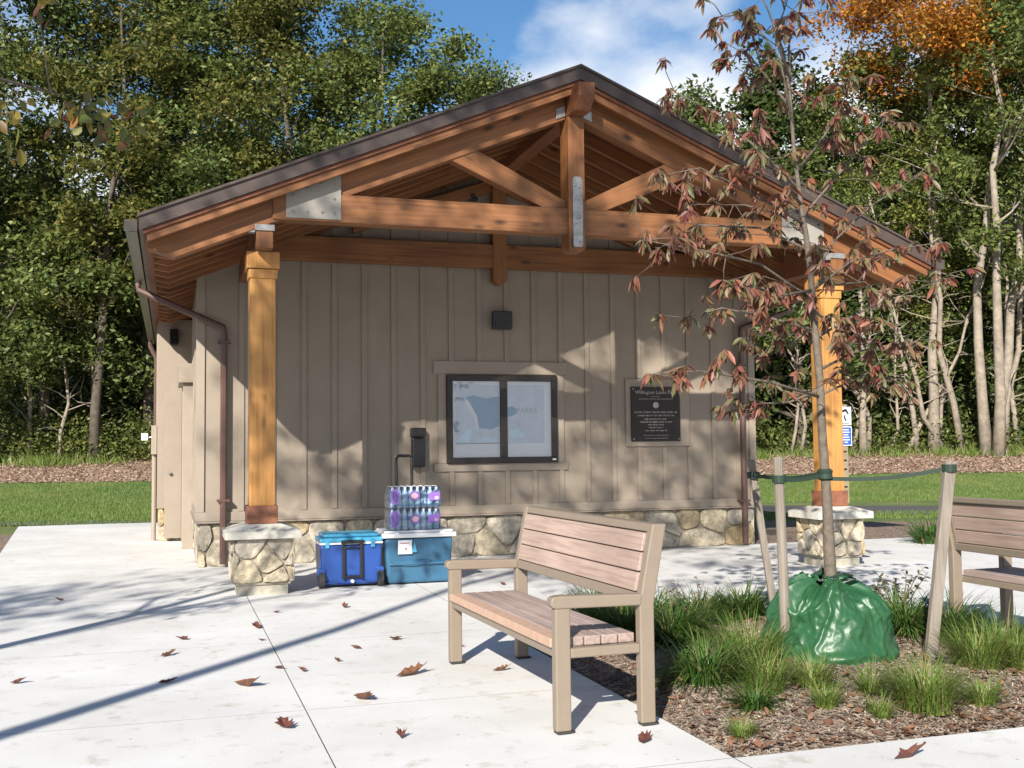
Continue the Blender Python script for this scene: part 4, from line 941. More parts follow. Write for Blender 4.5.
def undergrowth(name, segs, n, size, mat, seed, label, colr=(1, 1, 1), hmax=3.0):
    rng = np.random.default_rng(seed); pts = []
    for u0, u1, D0, D1, h in segs:
        k = n//len(segs)
        nb = 90
        bu = rng.uniform(u0, u1, nb); bD = rng.uniform(D0, D1, nb); bh = rng.uniform(.25, 1, nb)*h; br = rng.uniform(.6, 1.6, nb)
        ii = rng.integers(0, nb, k)
        g = unit(rng, k)*rng.uniform(.5, 1, k)[:, None]**.5
        for j in range(k):
            i = ii[j]; p = PD(bu[i], 440, bD[i]); x, y = p.x+g[j, 0]*br[i], p.y+g[j, 1]*br[i]
            pts.append((x, y, hz(x, y)+max(.02, bh[i]*.5*(1+g[j, 2]))))
    v, f = leaf_quads(np.array(pts), size, rng)
    o = npmesh(name, v, f, mat); o.color = (*colr, 1)
    return tag(o, label, 'undergrowth', kind='stuff')
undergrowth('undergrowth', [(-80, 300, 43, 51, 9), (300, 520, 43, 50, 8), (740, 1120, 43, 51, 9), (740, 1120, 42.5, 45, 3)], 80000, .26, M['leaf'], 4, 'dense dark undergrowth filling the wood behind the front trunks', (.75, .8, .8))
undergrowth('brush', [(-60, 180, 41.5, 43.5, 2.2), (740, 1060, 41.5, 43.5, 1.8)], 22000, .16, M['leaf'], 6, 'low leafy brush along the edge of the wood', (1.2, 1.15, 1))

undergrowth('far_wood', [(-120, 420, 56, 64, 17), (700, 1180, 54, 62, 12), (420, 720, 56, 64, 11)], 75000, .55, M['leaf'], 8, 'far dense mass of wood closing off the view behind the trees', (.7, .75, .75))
# thin bare saplings and leaning stems along the right edge of the wood
def stems():
    rng = np.random.default_rng(12)
    SL = ['bare stem hidden behind the gable wall edge', 'short bare stem nearest to the right downspout', 'bare stem leaning left between downspout and right post', 'bare stem leaning right just above the two signs', 'tall bare stem leaning left beside the signs', 'shortest bare stem right of the signs',
      'bare stem leaning right behind the strap', 'tall stem left of the leaning stake top', 'strongly leaning bare stem above the leaning stake', 'tall stem leaning left above the far bench end', 'tallest straight pale stem above the far bench', 'tall stem leaning right near the right photo edge', 'pale stem at the right photo edge',
      'bare stem behind the lawn in the middle of the left gap', 'bare stem behind the lawn nearest to the building corner', 'bare stem behind the lawn nearest to the left photo edge']
    spec = [(700, 9, .0), (790, 6, .1), (800, 7, -.1), (852, 7, .2), (868, 9, -.25), (888, 6, .15), (905, 8, .3), (918, 10, -.12), (935, 7, .2), (948, 9, -.3), (962, 12, .05), (1005, 12, .25), (1018, 10, -.05), (60, 7, .05), (95, 6, -.05), (30, 8, .03)]
    for i, (u, h, ln) in enumerate(spec):
        p = PD(u, 440, 41.3+rng.uniform(0, 1)); z = hz(p.x, p.y)
        side = 'right of the building' if u > 600 else 'left of the building'
        lab = SL[i]
        r = thing('sapling', (p.x, p.y, z), lab, 'sapling', 'bare saplings '+side)
        b = MB(); pts = [Vector((p.x, p.y, z-.1))]
        for k in range(6):
            pts.append(pts[-1]+Vector((FR.x*ln*h/6+rng.normal()*.2*h/6, FR.y*ln*h/6+rng.normal()*.1, h/6)))
        b.tube(pts, [.11*(1-.13*k)*(h/9) for k in range(7)], 7); b.build('stem', M['palebark'], r, smooth=True)
        b = MB()
        for k in range(18):
            a = pts[1+k % 5].lerp(pts[2+k % 5], rng.uniform()); d = Vector(rng.normal(size=3)); d.z = abs(d.z)*.6; d.normalize(); L_ = h*.16
            m1 = a+d*L_*.5+Vector(rng.normal(size=3)*.1); b.tube([a, m1, m1+d*L_*.5+Vector(rng.normal(size=3)*.2)], [.03, .02, .006], 5)
        b.build('twigs', M['palebark'], r)
stems()

# ------------------------------------------------------------------ trees behind and beside the camera (they throw the dappled shade)
r = forest_tree(31, 13.2, .54, 4.4, 6000, .17, M['bark'], M['leaf'], r0=.105, clump=1.1, shape='oval', openness=1.6, label='tall tree behind the camera shading the gable', off=(1.6, 0)); put(r, (-5.35, -.05, 0))
r = forest_tree(33, 15.5, .52, 4.6, 3200, .19, M['bark'], M['leaf'], r0=.085, clump=1.2, openness=1.6, label='second tall tree far behind the camera', off=(2.6, 0)); put(r, (-9.5, -2.5, 0))

def near_left_tree():
    r = thing('maple_tree', (-3.3, 5.4, 0), 'maple just outside the left edge hanging turning leaves into the top left corner', 'tree')
    rng = np.random.default_rng(9); b = MB(); base = Vector((-3.3, 5.4, -.1))
    trunk = [base, Vector((-3.25, 5.45, 1.5)), Vector((-3.1, 5.5, 2.8)), Vector((-3.15, 5.5, 4.2)), Vector((-3.0, 5.6, 5.6))]
    b.tube(trunk, [.09, .075, .06, .045, .02], 9)
    tips = []
    def limb(pts, r0):
        b.tube(pts, [r0*(1-.8*i/(len(pts)-1)) for i in range(len(pts))], 6)
        for i in range(1, len(pts)):
            for k in range(4):
                a = Vector(pts[i-1]).lerp(Vector(pts[i]), rng.uniform(.2, 1)); e = a+Vector(rng.normal(size=3)*.22); b.tube([a, e], [r0*.25, .003], 4); tips.append(e)
    A = P(100, 118, 6.6)
    limb([trunk[2], Vector((-2.2, 6.0, 3.3)), Vector((-1.5, 6.4, 3.55)), A+Vector((-.22, 0, .12))], .03)
    B = P(-6, 130, 6.2); limb([trunk[2], Vector((-2.0, 5.9, 3.0)), B], .02)
    limb([trunk[3], Vector((-2.4, 5.0, 4.5)), Vector((-1.75, 4.5, 4.7))], .03); limb([trunk[3], Vector((-3.4, 6.5, 4.5)), Vector((-2.5, 7.2, 4.8))], .03)
    limb([trunk[2], Vector((-3.6, 4.7, 3.4)), Vector((-3.2, 4.0, 3.7))], .03); limb([trunk[2], Vector((-3.1, 6.3, 3.0)), Vector((-2.4, 7.4, 3.1))], .03)
    limb([trunk[3], Vector((-2.8, 6.1, 4.9)), Vector((-2.2, 6.2, 5.3))], .025)
    b.build('trunk', M['youngbark'], r, smooth=True)
    tips += [A+Vector(rng.normal(size=3)*(.11, .12, .07)) for _ in range(9)]+[B+Vector(rng.normal(size=3)*.07) for _ in range(4)]
    c = np.repeat(np.array([tuple(t) for t in tips]), 8, 0); n = len(c); d = unit(rng, n)*.8; d[:, 2] -= .6
    v, f = leaf_full(c+rng.normal(size=(n, 3))*.05, d, unit(rng, n)+np.array([0, 0, .8]), rng.uniform(.045, .09, n), rng.uniform(.035, .07, n))
    m_ = island('turning maple leaves', [(.18, .06, .03), (.09, .13, .03), (.24, .17, .03), (.07, .10, .02), (.15, .05, .03), (.10, .14, .03), (.25, .11, .03)], .5, 0, bump=0, trans=.35)
    npmesh('leaves', v, f, m_, r)
near_left_tree()

# ------------------------------------------------------------------ the young staked tree
TY = 6.25
def young_tree():
    base = P(829, 655, TY); r = thing('young_tree', (base.x, TY, 0), 'young staked tree with drooping maroon brown leaves rising from the green bag', 'tree')
    rng = np.random.default_rng(17); b = MB()
    tp = [(835, 657), (831, 590), (827, 500), (822, 430), (820, 380), (815, 330), (811, 277), (806, 235), (800, 199), (794, 150), (790, 95), (783, 50), (768, 10), (750, -30)]
    T = [P(u, v, TY) for u, v in tp]
    b.tube(T, [.052, .043, .032, .028, .026, .024, .021, .018, .015, .013, .010, .008, .006, .004], 10)
    br = [([(820, 397), (770, 382), (700, 371), (648, 374)], -.5), ([(819, 390), (790, 402), (757, 404), (728, 412)], .3), ([(815, 330), (770, 318), (722, 308), (685, 318)], .2), ([(812, 300), (760, 264), (700, 250), (642, 240)], -.3),
      ([(808, 250), (760, 228), (700, 225), (652, 252)], .5), ([(806, 225), (750, 192), (700, 168), (658, 176)], -.2), ([(800, 190), (760, 150), (712, 112), (668, 88)], .3), ([(794, 130), (780, 60), (748, 12), (714, 18)], -.1),
      ([(790, 95), (789, 43), (800, 5), (812, -25)], .2), ([(811, 277), (835, 240), (872, 205), (925, 172)], .5), ([(813, 290), (850, 262), (890, 250), (942, 242)], -.4), ([(816, 338), (860, 312), (900, 296), (945, 278)], .4),
      ([(819, 370), (855, 352), (890, 345), (918, 352)], -.3), ([(820, 395), (845, 384), (870, 372), (900, 385)], .6), ([(804, 215), (838, 175), (868, 140), (890, 110)], .2), ([(798, 170), (825, 135), (842, 105), (850, 80)], -.4),
      ([(812, 290), (780, 296), (748, 285), (722, 280)], -.7), ([(806, 235), (780, 214), (745, 205), (715, 205)], .8), ([(792, 110), (765, 75), (745, 50), (725, 60)], .4), ([(790, 80), (775, 35), (785, 8), (775, -15)], -.3),
      ([(815, 325), (790, 345), (765, 335), (740, 338)], .9), ([(809, 262), (830, 285), (865, 282), (885, 300)], -.8), ([(802, 205), (775, 175), (768, 150), (750, 130)], -.6), ([(813, 310), (840, 330), (850, 320), (870, 322)], .9)]
    tw = []
    for pts, dy in br:
        n = len(pts); Q = []
        for i, (u, v) in enumerate(pts): Q.append(P(u, v, TY+dy*(i/(n-1))))
        b.tube(Q, [.011, .008, .005, .002][:n], 6)
        for s in range(1, n):
            for k in range(5 if s > 1 else 3):
                a = Q[s-1].lerp(Q[s], rng.uniform(.3, 1)); g = Vector(rng.normal(size=3)); g.z = g.z*.5+.15; g.normalize(); e = a+g*rng.uniform(.06, .30)
                b.tube([a, (a+e)/2+Vector(rng.normal(size=3)*.015), e], [.0035, .0028, .0016], 4); tw.append((e, g))
        tw.append((Q[-1], (Q[-1]-Q[-2]).normalized()))
    b.build('trunk', M['youngbark'], r, smooth=True)
    base_, dr = [], []
    for e, g in tw:
        k = rng.integers(8, 16)
        for _ in range(k):
            w = unit(rng, 1)[0]; w[2] = -abs(w[2])*.8-.25; d = np.array(g)*.35+w; base_.append(np.array(e)-np.array(g)*rng.uniform(0, .05)); dr.append(d)
    n = len(base_); v, f = leaf_full(np.array(base_), np.array(dr), unit(rng, n)*.8+np.array([0, 0, .7]), rng.uniform(.045, .100, n), rng.uniform(.019, .038, n), .35)
    npmesh('leaves', v, f, M['youngleaf'], r)
young_tree()
def stake(base, top, rad, label, flat=False):
    s = thing('tree_stake', (base.x, base.y, 0), label, 'stake', 'stakes around the young tree')
    b = MB()
    if flat: b.bar(base-Vector((0, 0, .1)), top, rad*2, rad*1.3, up=(0.2, 1, 0)); o = b.build('pole', M['stake'], s, bevel=.005)
    else:
        b.tube([base-Vector((0, 0, .1)), base.lerp(top, .5), top-Vector((0, 0, .006)), top], [rad, rad*.96, rad*.92, rad*.7], 12); o = b.build('pole', M['stake'], s, bevel=.0)
    return o
sA, tA = G(787, 662), None; tA = P(778, 457, sA.y)
sB = Vector((4.30, 7.30, 0)); tB = P(751, 460, 7.2); sB = P(779, 625, 7.25); sB.z = 0
sC = G(928, 662); tC = P(950, 461, sC.y)
stake(sA, tA, .034, 'round weathered stake nearest to the green bag, in front of it'); stake(sB, tB, .026, 'slanting stake behind the round one, against the right downspout', True); stake(sC, tC, .036, 'grey leaning stake right of the green bag by the far bench', True)
def tie(a, c, label, sag=.02):
    t = thing('tree_tie', tuple(a), label, 'tie', 'green straps tying the tree to its stakes')
    b = MB(); n = 8; pts = [a.lerp(c, i/n)-Vector((0, 0, sag*math.sin(math.pi*i/n))) for i in range(n+1)]
    for i in range(n): b.bar(pts[i], pts[i+1], .007, .026)
    b.build('strap', M['strap'], t)
    b = MB(); b.tube([a-Vector((0, 0, .024)), a+Vector((0, 0, .024))], .046, 14); b.build('stake_loop', M['strap'], t)
trk = P(825, 474, TY)
def on(s, t, z): k = (z-s.z)/(t.z-s.z); return s.lerp(t, k)
tie(on(sA, tA, P(779, 479, sA.y).z), trk, 'short green strap from the round stake to the trunk'); tie(on(sB, tB, P(753, 475, sB.y).z), trk+Vector((0, 0, .01)), 'green strap passing behind the round stake to the slanting one', .03); tie(on(sC, tC, P(948, 468, sC.y).z), trk-Vector((0, 0, .03)), 'long green strap running right from the trunk to the leaning stake', .03)
t = thing('trunk_wrap', tuple(trk), 'bunched green strap wrapped round the young trunk at the ties', 'tie'); b = MB(); b.lathe(trk, [(.037, -.04), (.05, -.03), (.047, 0), (.052, .02), (.038, .035)], 16); b.build('wrap', M['strap'], t)

def watering_bag():
    c0 = P(829, 655, TY); cx, cy = c0.x-.02, TY-.03
    r = thing('watering_bag', (cx, cy, 0), 'shiny green tree watering bag slumped around the young trunk', 'watering bag')
    from mathutils import noise
    n = 220; K = 46; vs = []
    pr = [(0, .435), (.06, .445), (.2, .42), (.4, .375), (.6, .34), (.76, .295), (.88, .235), (.96, .16), (1.0, .09)]
    for i in range(K+1):
        t = i/K
        for q in range(len(pr)-1):
            if pr[q][0] <= t <= pr[q+1][0]: rr = pr[q][1]+(pr[q+1][1]-pr[q][1])*(t-pr[q][0])/(pr[q+1][0]-pr[q][0]); break
        for k in range(n):
            a = 2*math.pi*k/n; ca, sa = math.cos(a), math.sin(a)
            flat = 1/(abs(ca+.25*sa)**3.2+abs(sa-.2*ca)**3.2)**(1/3.2)      # flattened sides
            base_r = rr*(.5+.5*flat)*.97
            wv = .5*noise.noise((ca*1.3, sa*1.3+2, t*2.1))
            p1 = noise.noise((ca*1.8+3, sa*1.8, t*1.6)); p2 = noise.noise((ca*2.6+wv*2, sa*2.6+9, t*3.6+wv*3)); p3 = noise.noise((ca*6+wv, sa*6+wv*2, t*7+4)); p4 = noise.noise((ca*15, sa*15+3, t*14))
            rd = lambda v: (1-min(1, abs(v)*3.0))**1.6
            q = base_r+.07*p1*(.35+.8*t)+(.034*rd(p2)+.016*rd(p3))*(.25+.85*t)-.014+.004*p4
            q += .030*math.exp(-((t-.14-.10*p1)/.045)**2)*(.5+p2*1.5)
            z = .50*t**.9+.11*t*noise.noise((ca*1.2+5, sa*1.2, 7))+.045*t*rd(p2)
            vs.append((cx+q*ca, cy+q*sa*.95, max(z, 0 if i else 0)))
    b = MB(); b.add(vs, [(i*n+k, i*n+(k+1) % n, (i+1)*n+(k+1) % n, (i+1)*n+k) for i in range(K) for k in range(n)])
    b.build('bag', M['bag'], r, smooth=True)
    b = MB(); b.tube([(cx-.06, cy-.10, .53), (cx+.03, cy-.13, .56), (cx+.12, cy-.10, .54), (cx+.15, cy-.02, .51)], [.008, .01, .01, .008], 6); b.build('strap', M['strap'], r)
    b = MB(); b.bar((cx-.13, cy-.10, .52), (cx-.03, cy-.13, .535), .03, .012); b.bar((cx+.05, cy-.14, .53), (cx+.15, cy-.10, .51), .04, .01); b.build('clear_flap', M['film'], r, bevel=.003)
watering_bag()

# ------------------------------------------------------------------ planting bed
BX0, BX1, BY0, BY1 = 2.415, 5.345, 4.425, 8.095
def bed():
    nx, ny = 60, 70; v = []
    rng = np.random.default_rng(2)
    def z(x, y):
        e = min(x-BX0, BX1-x, y-BY0, BY1-y); e = max(0, min(1, e/.35))
        return -.03+.055*e+.018*math.sin(x*5.1+y*2)*e+.014*math.sin(y*6.3-x*3)*e
    for j in range(ny+1):
        for i in range(nx+1): x = BX0+(BX1-BX0)*i/nx; y = BY0+(BY1-BY0)*j/ny; v.append((x, y, z(x, y)+rng.uniform(-.004, .004)))
    f = [(j*(nx+1)+i, j*(nx+1)+i+1, (j+1)*(nx+1)+i+1, (j+1)*(nx+1)+i) for j in range(ny) for i in range(nx)]
    tag(npmesh('mulch_bed', v, np.array(f), M['mulch'], smooth=True), kind='structure')
    return z
bz = bed()
def chips(name, n, areas, zf, seed, label, size=1.0):
    rng = np.random.default_rng(seed); V = []; F = []
    k = n//len(areas)
    for (x0, x1, y0, y1) in areas:
        x = rng.uniform(x0, x1, k); y = rng.uniform(y0, y1, k); z = np.array([zf(a, c) for a, c in zip(x, y)])+rng.uniform(0, .012, k)
        L_ = rng.uniform(.006, .024, k)*size; w = rng.uniform(.002, .006, k)*size; az = rng.uniform(0, 6.28, k); ti = rng.normal(0, .3, k)
        d = np.stack([np.cos(az)*np.cos(ti), np.sin(az)*np.cos(ti), np.sin(ti)], 1); s = np.stack([-np.sin(az), np.cos(az), rng.normal(0, .3, k)], 1); c = np.stack([x, y, z], 1)
        up = np.array([0, 0, 1.0])*(w*.4)[:, None]
        vv = np.stack([c-d*L_[:, None]-s*w[:, None], c+d*L_[:, None]-s*w[:, None]*.6, c+d*L_[:, None]*.9+s*w[:, None], c-d*L_[:, None]*.8+s*w[:, None]*.7, c+up*2], 1).reshape(-1, 3)
        o = sum(len(q) for q in V)
        ff = (np.array([(0, 1, 4), (1, 2, 4), (2, 3, 4), (3, 0, 4)])[None]+(np.arange(k)*5)[:, None, None]).reshape(-1, 3)+o
        V.append(vv); F.append(ff)
    return tag(npmesh(name, np.concatenate(V), np.concatenate(F), M['chip']), label, 'mulch', kind='stuff')
chips('mulch_chips', 44000, [(BX0+.02, BX1-.02, BY0+.02, BY1-.02), (BX0+.02, BX1-.02, BY0+.02, 6.2)], bz, 5, 'shredded bark mulch covering the planting bed')
def litter(name, n, seed, size, mat, label):
    rng = np.random.default_rng(seed); x = rng.uniform(BX0+.05, BX1-.05, n); y = BY0+.05+(3.4)*rng.uniform(0, 1, n)**1.3
    b = np.stack([x, y, [bz(a, c)+.012 for a, c in zip(x, y)]], 1); d = unit(rng, n); d[:, 2] *= .3
    v, f = leaf_full(b, d, unit(rng, n)*.5+np.array([0, 0, 1]), rng.uniform(.03, .085, n)*size, rng.uniform(.02, .05, n)*size, 0)
    v[:, 2] = np.maximum(v[:, 2], .0)
    return tag(npmesh(name, v, f, mat), label, 'leaves', kind='stuff')
litter('leaf_scatter', 1500, 3, 1, M['dryleaf'], 'dry brown leaves scattered over the mulch of the bed')

def clump(x, y, h, r, n, mat, label, seed, group, name='grass_clump', wd=.006, upright=.5):
    rng = np.random.default_rng(seed); z0 = bz(x, y) if BX0 < x < BX1 and BY0 < y < BY1 else 0.0
    t = thing(name, (x, y, z0), label, 'ornamental grass', group)
    az = rng.uniform(0, 6.283, n); rb = r*.42*np.sqrt(rng.uniform(0, 1, n)); L_ = h*rng.uniform(.55, 1.2, n)
    lean = np.abs(rng.normal(0, 1, n))*(1-upright)*.9+.12; cur = rng.uniform(.6, 2.2, n)*(1.2-upright)
    a2 = az+rng.normal(0, .5, n)
    p = np.stack([x+rb*np.cos(az), y+rb*np.sin(az), np.full(n, z0)], 1); hd = np.stack([np.cos(a2), np.sin(a2), np.zeros(n)], 1); sd = np.stack([-np.sin(a2), np.cos(a2), np.zeros(n)], 1)
    K = 5; rows = []
    th = lean.copy()
    for k in range(K+1):
        w = wd*(1-(k/K)**2*.92)*rng.uniform(.8, 1.2, n)*.5
        rows += [p-sd*w[:, None], p+sd*w[:, None]]
        p = p+(hd*np.sin(th)[:, None]+np.array([0, 0, 1.0])*np.cos(th)[:, None])*(L_/K)[:, None]; th = np.minimum(th+cur/K*1.3, 2.5)
        p[:, 2] = np.maximum(p[:, 2], z0+.004)
    v = np.stack(rows, 1).reshape(-1, 3); m_ = 2*(K+1)
    f = np.array([(2*k, 2*k+1, 2*k+3, 2*k+2) for k in range(K)]); F = (f[None]+(np.arange(n)*m_)[:, None, None]).reshape(-1, 4)
    npmesh('blades', v, F, mat, t)
    return t
DG, LG = M['grass_dark'], M['grass_light']
GD, GG = 'dark green grass clumps of the bed', 'yellow green grass tufts of the bed'
def gp(u, v): p = G(u, v); return p.x, p.y
cl = [
 (585, 640, .36, .3, 420, DG, 'dark grass clump under the seat of the near bench'), (628, 640, .40, .34, 520, DG, 'dark grass clump right behind the near bench seat end'),
 (600, 615, .34, .3, 380, DG, 'dark grass clump behind the far half of the near bench'), (672, 645, .38, .36, 560, DG, 'broad dark grass clump right of the near bench back'),
 (700, 622, .34, .3, 380, DG, 'dark grass clump below the twiggy shrub'), (742, 618, .34, .30, 480, DG, 'dark rounded grass clump standing apart near the back stake'),
 (706, 690, .34, .30, 300, DG, 'bright arching clump at the front left of the bed'), (650, 622, .32, .3, 360, DG, 'dark grass clump with yellow tips behind the bench back'),
 (748, 668, .34, .30, 340, LG, 'tall yellow green clump left of the green bag'), (765, 698, .26, .2, 220, LG, 'yellow green clump in front of the round stake'),
 (812, 690, .24, .18, 200, LG, 'small light clump in front of the green bag centre'), (925, 715, .30, .24, 420, LG, 'largest bright tuft in front of the leaning stake'),
 (978, 675, .30, .24, 380, LG, 'bright tuft below the leg of the far bench'), (1016, 672, .28, .22, 300, LG, 'bright tuft at the right photo edge'), (982, 706, .17, .13, 150, LG, 'small tuft near the right front corner of the bed'),
 (905, 640, .36, .3, 460, DG, 'dark grass clump right of the green bag behind the leaning stake'), (950, 635, .36, .32, 520, DG, 'dark grass clump hiding the foot of the far bench leg'), (1000, 652, .34, .3, 420, DG, 'dark arching clump at the far bench front leg'),
 (827, 718, .15, .10, 110, LG, 'little tuft below the green bag'), (742, 738, .12, .08, 90, LG, 'smallest tuft near the front left corner'), (872, 700, .2, .12, 120, LG, 'wispy tuft below the right side of the bag'), (880, 742-18, .13, .09, 80, LG, 'tiny tuft left of the largest bright one'),
 (755, 712, .18, .12, 120, DG, 'small dark tuft below the clump by the round stake')]
for i, (u, v, h, r, n, mt, l) in enumerate(cl):
    x, y = gp(u, v); clump(x, y, h*1.05, r*1.25, int(n*1.7), mt, l, 100+i, GD if mt is DG else GG, wd=.010 if mt is DG else .0058, upright=.35 if mt is DG else .6)
x, y = gp(930, 543); clump(x, y, .42, .5, 260, M['grass_dark'], 'lone green grass clump in the far mulch beyond the leaning stake', 301, None, wd=.02)

def shrub(u, v, h, sp, nst, nl, label, seed, mat, leafl=.045, name='shrub', cat='shrub'):
    x, y = gp(u, v); rng = np.random.default_rng(seed); z0 = .0; r = thing(name, (x, y, z0), label, cat); b = MB(); B_, D_ = [], []
    for s in range(nst):
        a = rng.uniform(0, 6.28); pts = [Vector((x, y, z0))]; d = Vector((math.cos(a)*sp/h*.8, math.sin(a)*sp/h*.8, 1)).normalized(); hh = h*rng.uniform(.6, 1.1)
        for k in range(4): d = (d+Vector(rng.normal(size=3)*.12)).normalized(); pts.append(pts[-1]+d*hh/4)
        b.tube(pts, [.006, .005, .004, .003, .0015], 5)
        for k in range(nl):
            t = rng.uniform(.25, 1)*3.999; i = int(t); q = pts[i].lerp(pts[i+1], t-i); w = unit(rng, 1)[0]; w[2] = w[2]*.5+.1; B_.append(tuple(q)); D_.append(w)
    b.build('stems', M['youngbark'], r); n = len(B_)
    v_, f_ = leaf_full(np.array(B_), np.array(D_), unit(rng, n)*.5+np.array([0, 0, 1]), rng.uniform(.6, 1.2, n)*leafl, rng.uniform(.6, 1.1, n)*leafl*.6, .15)
    npmesh('leaves', v_, f_, mat, r)
shrub(897, 628, .50, .24, 12, 26, 'upright leafy green and purple shrub just right of the green bag', 41, M['shrubleaf'])
shrub(872, 615, .34, .12, 5, 16, 'small leafy shrub peeping out behind the green bag', 42, M['shrubleaf'])
shrub(690, 628, .46, .26, 4, 9, 'twiggy shrub with a few purple leaves against the pale concrete', 43, M['youngleaf'], .05)
shrub(672, 625, .40, .12, 3, 6, 'thin bare twig plant beside the near bench back', 44, M['youngleaf'], .03)
shrub(660, 690, .10, .1, 4, 6, 'low seedling in the shade beneath the near bench', 45, M['shrubleaf'])

# ------------------------------------------------------------------ fallen leaves on the concrete
FL = [(60, 601, .9, 0, 'pair like small leaf alone far left in the leaf shadow'), (17, 684, .9, 0, 'small red leaf nearest the left photo edge'), (168, 656, 1.1, 1, 'curled leaf just below the long trunk shadow'), (183, 640, 1.1, 0, 'dark leaf lying inside the long trunk shadow'),
 (167, 683, 1.0, 0, 'red leaf in the middle of the left slab'), (248, 687, 1.7, 1, 'large curled tan leaf left of the long joint'), (286, 728, 1.5, 0, 'dark red leaf in the left foreground slab'), (257, 628, 1.4, 0, 'spread leaf on the joint above the trunk shadow'),
 (279, 669, .8, 0, 'small leaf touching the long joint'), (303, 672, .7, 0, 'tiny leaf just right of the long joint'), (262, 641, .5, 0, 'crumb of leaf in the long joint'), (277, 613, .6, 0, 'crumb of leaf at the end of the trunk shadow'),
 (345, 608, 1.0, 1, 'small tan leaf in front of the blue cooler'), (356, 649, .8, 0, 'tiny red leaf left of the curled one in the middle'), (338, 662, .8, 1, 'flat tan crumb of leaf in the middle slab'), (395, 640, 1.5, 1, 'upright curled leaf left of the near bench front leg'),
 (413, 675, 1.8, 1, 'broad tan leaf in front of the near bench'), (364, 700, 1.9, 1, 'largest curled leaf on the cross joint'), (401, 738, .8, 0, 'small leaf in the centre foreground'), (645, 741, 1.3, 0, 'red leaf beside the near bench rear foot'),
 (503, 585, .9, 0, 'dark leaf standing between the bench posts'), (462, 647, .6, 0, 'crumb of leaf at the far front foot of the near bench'), (502, 671, .9, 1, 'tan leaf in the bench shadow edge'), (910, 758, 1.3, 0, 'red leaf on the front pavement below the bed'), (640, 715, .8, 1, 'tan leaf by the rear foot at the bed edge')]
for i, (u, v, s, k, l) in enumerate(FL):
    p = G(u, v); rng = np.random.default_rng(500+i); b = MB(); t_ = .040*s; rot = rng.uniform(0, 6.28); pts = []
    lob = [(0, 1.25), (.35, .55), (.62, .85), (.95, .42), (1.3, .9), (1.7, .4), (2.2, .75), (2.7, .38), (3.14, .7), (3.6, .38), (4.1, .75), (4.6, .4), (5.0, .9), (5.35, .42), (5.65, .85), (5.95, .55)]
    cu = rng.uniform(.15, .5)
    if i % 3: lob = [(0, 1.5), (.25, .9), (.5, .95), (.8, .5), (1.2, .62), (1.6, .42), (2.1, .7), (2.6, .75), (3.14, 1.5), (3.6, .7), (4.1, .6), (4.6, .4), (5.0, .6), (5.4, .5), (5.8, 1.0), (6.1, 1.1)]
    for a, r_ in lob:
        r_ = r_*rng.uniform(.45, 1.0)+.32; a = a+rng.uniform(-.12, .12)
        x, y = math.cos(a)*r_*t_*1.15, math.sin(a)*r_*t_*.9
        zz = .006+cu*1.5*abs(y)*rng.uniform(.6, 1.3)+max(0, x)*cu*1.2+rng.uniform(0, .25)*t_; pts.append((p.x+x*math.cos(rot)-y*math.sin(rot), p.y+x*math.sin(rot)+y*math.cos(rot), zz))
    c_ = (p.x, p.y, .004); n = len(pts); b.add(pts+[c_], [(j, (j+1) % n, n) for j in range(n)])
    o = b.build('fallen_leaf', M['redleaf'] if k == 0 else M['brownleaf']); tag(o, ('tan brown ' if k else 'red brown ')+'fallen leaf, '+l, 'leaf', 'fallen leaves on the concrete')

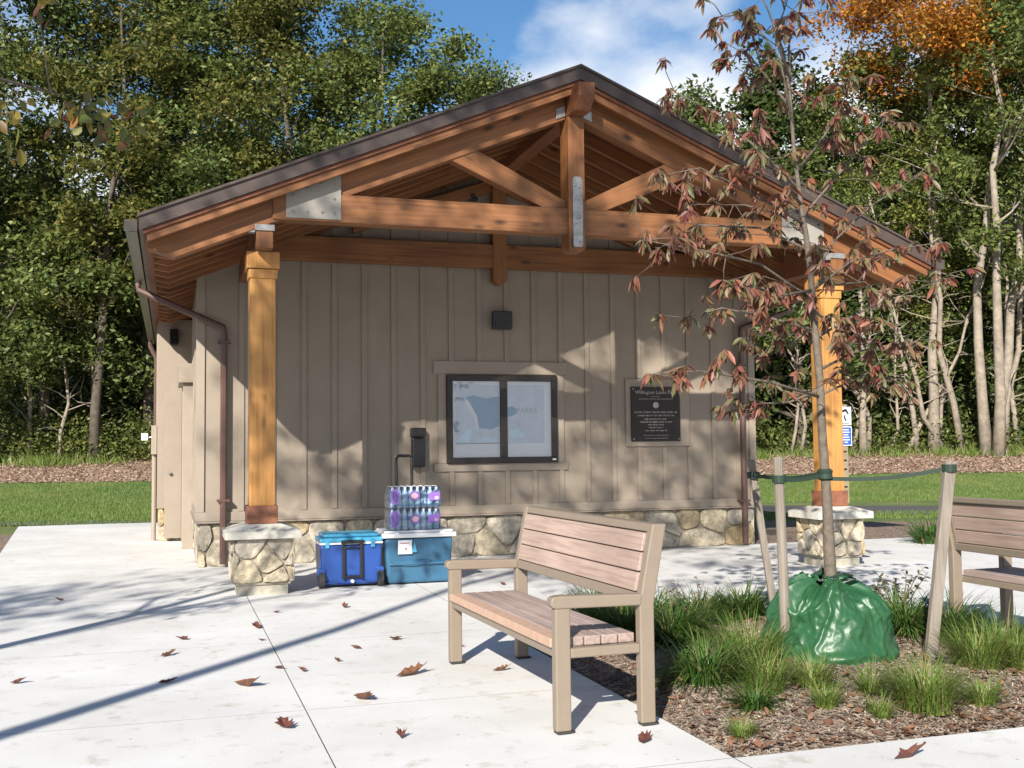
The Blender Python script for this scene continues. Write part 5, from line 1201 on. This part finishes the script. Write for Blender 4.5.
# short grass blades standing on the lawn
def lawn_blades():
    rng = np.random.default_rng(77); V = []
    for u0, u1, n, d0, d1 in ((-40, 175, 30000, 20.2, 34.8), (735, 1060, 42000, 20.6, 34.8)):
        u = rng.uniform(u0, u1, n); d = rng.uniform(d0, d1, n); r = (u-512)/CF*d
        x = FD.x*d+FR.x*r; y = FD.y*d+FR.y*r
        ok = np.ones(n, bool)
        vn = 384+CF*0.0573+CF*CH/d
        if u0 > 500: ok &= ~((vn > 503.5) & (vn < 514))
        else: ok &= vn < 519
        x, y = x[ok], y[ok]; k = len(x); z = np.array([hz(a, b) for a, b in zip(x, y)])-.04
        h = rng.uniform(.035, .085, k); a = rng.uniform(0, 6.28, k); w = .008
        b0 = np.stack([x-w*np.cos(a), y-w*np.sin(a), z], 1); b1_ = np.stack([x+w*np.cos(a), y+w*np.sin(a), z], 1); t = np.stack([x+rng.normal(0, .02, k), y+rng.normal(0, .02, k), z+h], 1)
        V.append(np.stack([b0, b1_, t], 1).reshape(-1, 3))
    v = np.concatenate(V); tag(npmesh('lawn_grass', v, np.arange(len(v)).reshape(-1, 3), M['blade']), 'short mown grass on the lawn strips', 'grass', kind='stuff')
lawn_blades()

def bank_leaves():
    rng = np.random.default_rng(78); n = 26000
    u = rng.uniform(-60, 1090, n); d = rng.uniform(34.6, 43, n); r = (u-512)/CF*d
    x = FD.x*d+FR.x*r; y = FD.y*d+FR.y*r; z = np.array([hz(a, b) for a, b in zip(x, y)])+rng.uniform(.0, .06, n)
    v, f = leaf_quads(np.stack([x, y, z], 1), .11, rng, 1.2)
    m_ = island('bank litter leaves', [(.22, .135, .09), (.38, .265, .19), (.30, .20, .14), (.44, .33, .25), (.19, .12, .08)], .8, 0, bump=0)
    tag(npmesh('bank_leaves', v, f, m_), 'brown leaf litter covering the bank below the wood', 'leaves', kind='stuff')
    n = 9000; k = 60; cu = rng.uniform(-60, 1090, k); cu[cu < 750] = rng.uniform(740, 1090, (cu < 750).sum()) if False else cu[cu < 750]
    ii = rng.integers(0, k, n); d0 = rng.uniform(39.5, 43, k)[ii]+rng.normal(0, .3, n); r = (cu[ii]-512)/CF*d0+rng.normal(0, .6, n)
    x = FD.x*d0+FR.x*r; y = FD.y*d0+FR.y*r; z = np.array([hz(a, b) for a, b in zip(x, y)]); h = rng.uniform(.15, .5, n); a = rng.uniform(0, 6.28, n); w = .02
    b0 = np.stack([x-w*np.cos(a), y-w*np.sin(a), z], 1); b1_ = np.stack([x+w*np.cos(a), y+w*np.sin(a), z], 1); t = np.stack([x+rng.normal(0, .15, n), y+rng.normal(0, .15, n), z+h], 1)
    v = np.stack([b0, b1_, t], 1).reshape(-1, 3)
    tag(npmesh('bank_grass', v, np.arange(len(v)).reshape(-1, 3), M['grass_light']), 'rough grass and weeds along the foot of the wood', 'grass', kind='stuff')
bank_leaves()
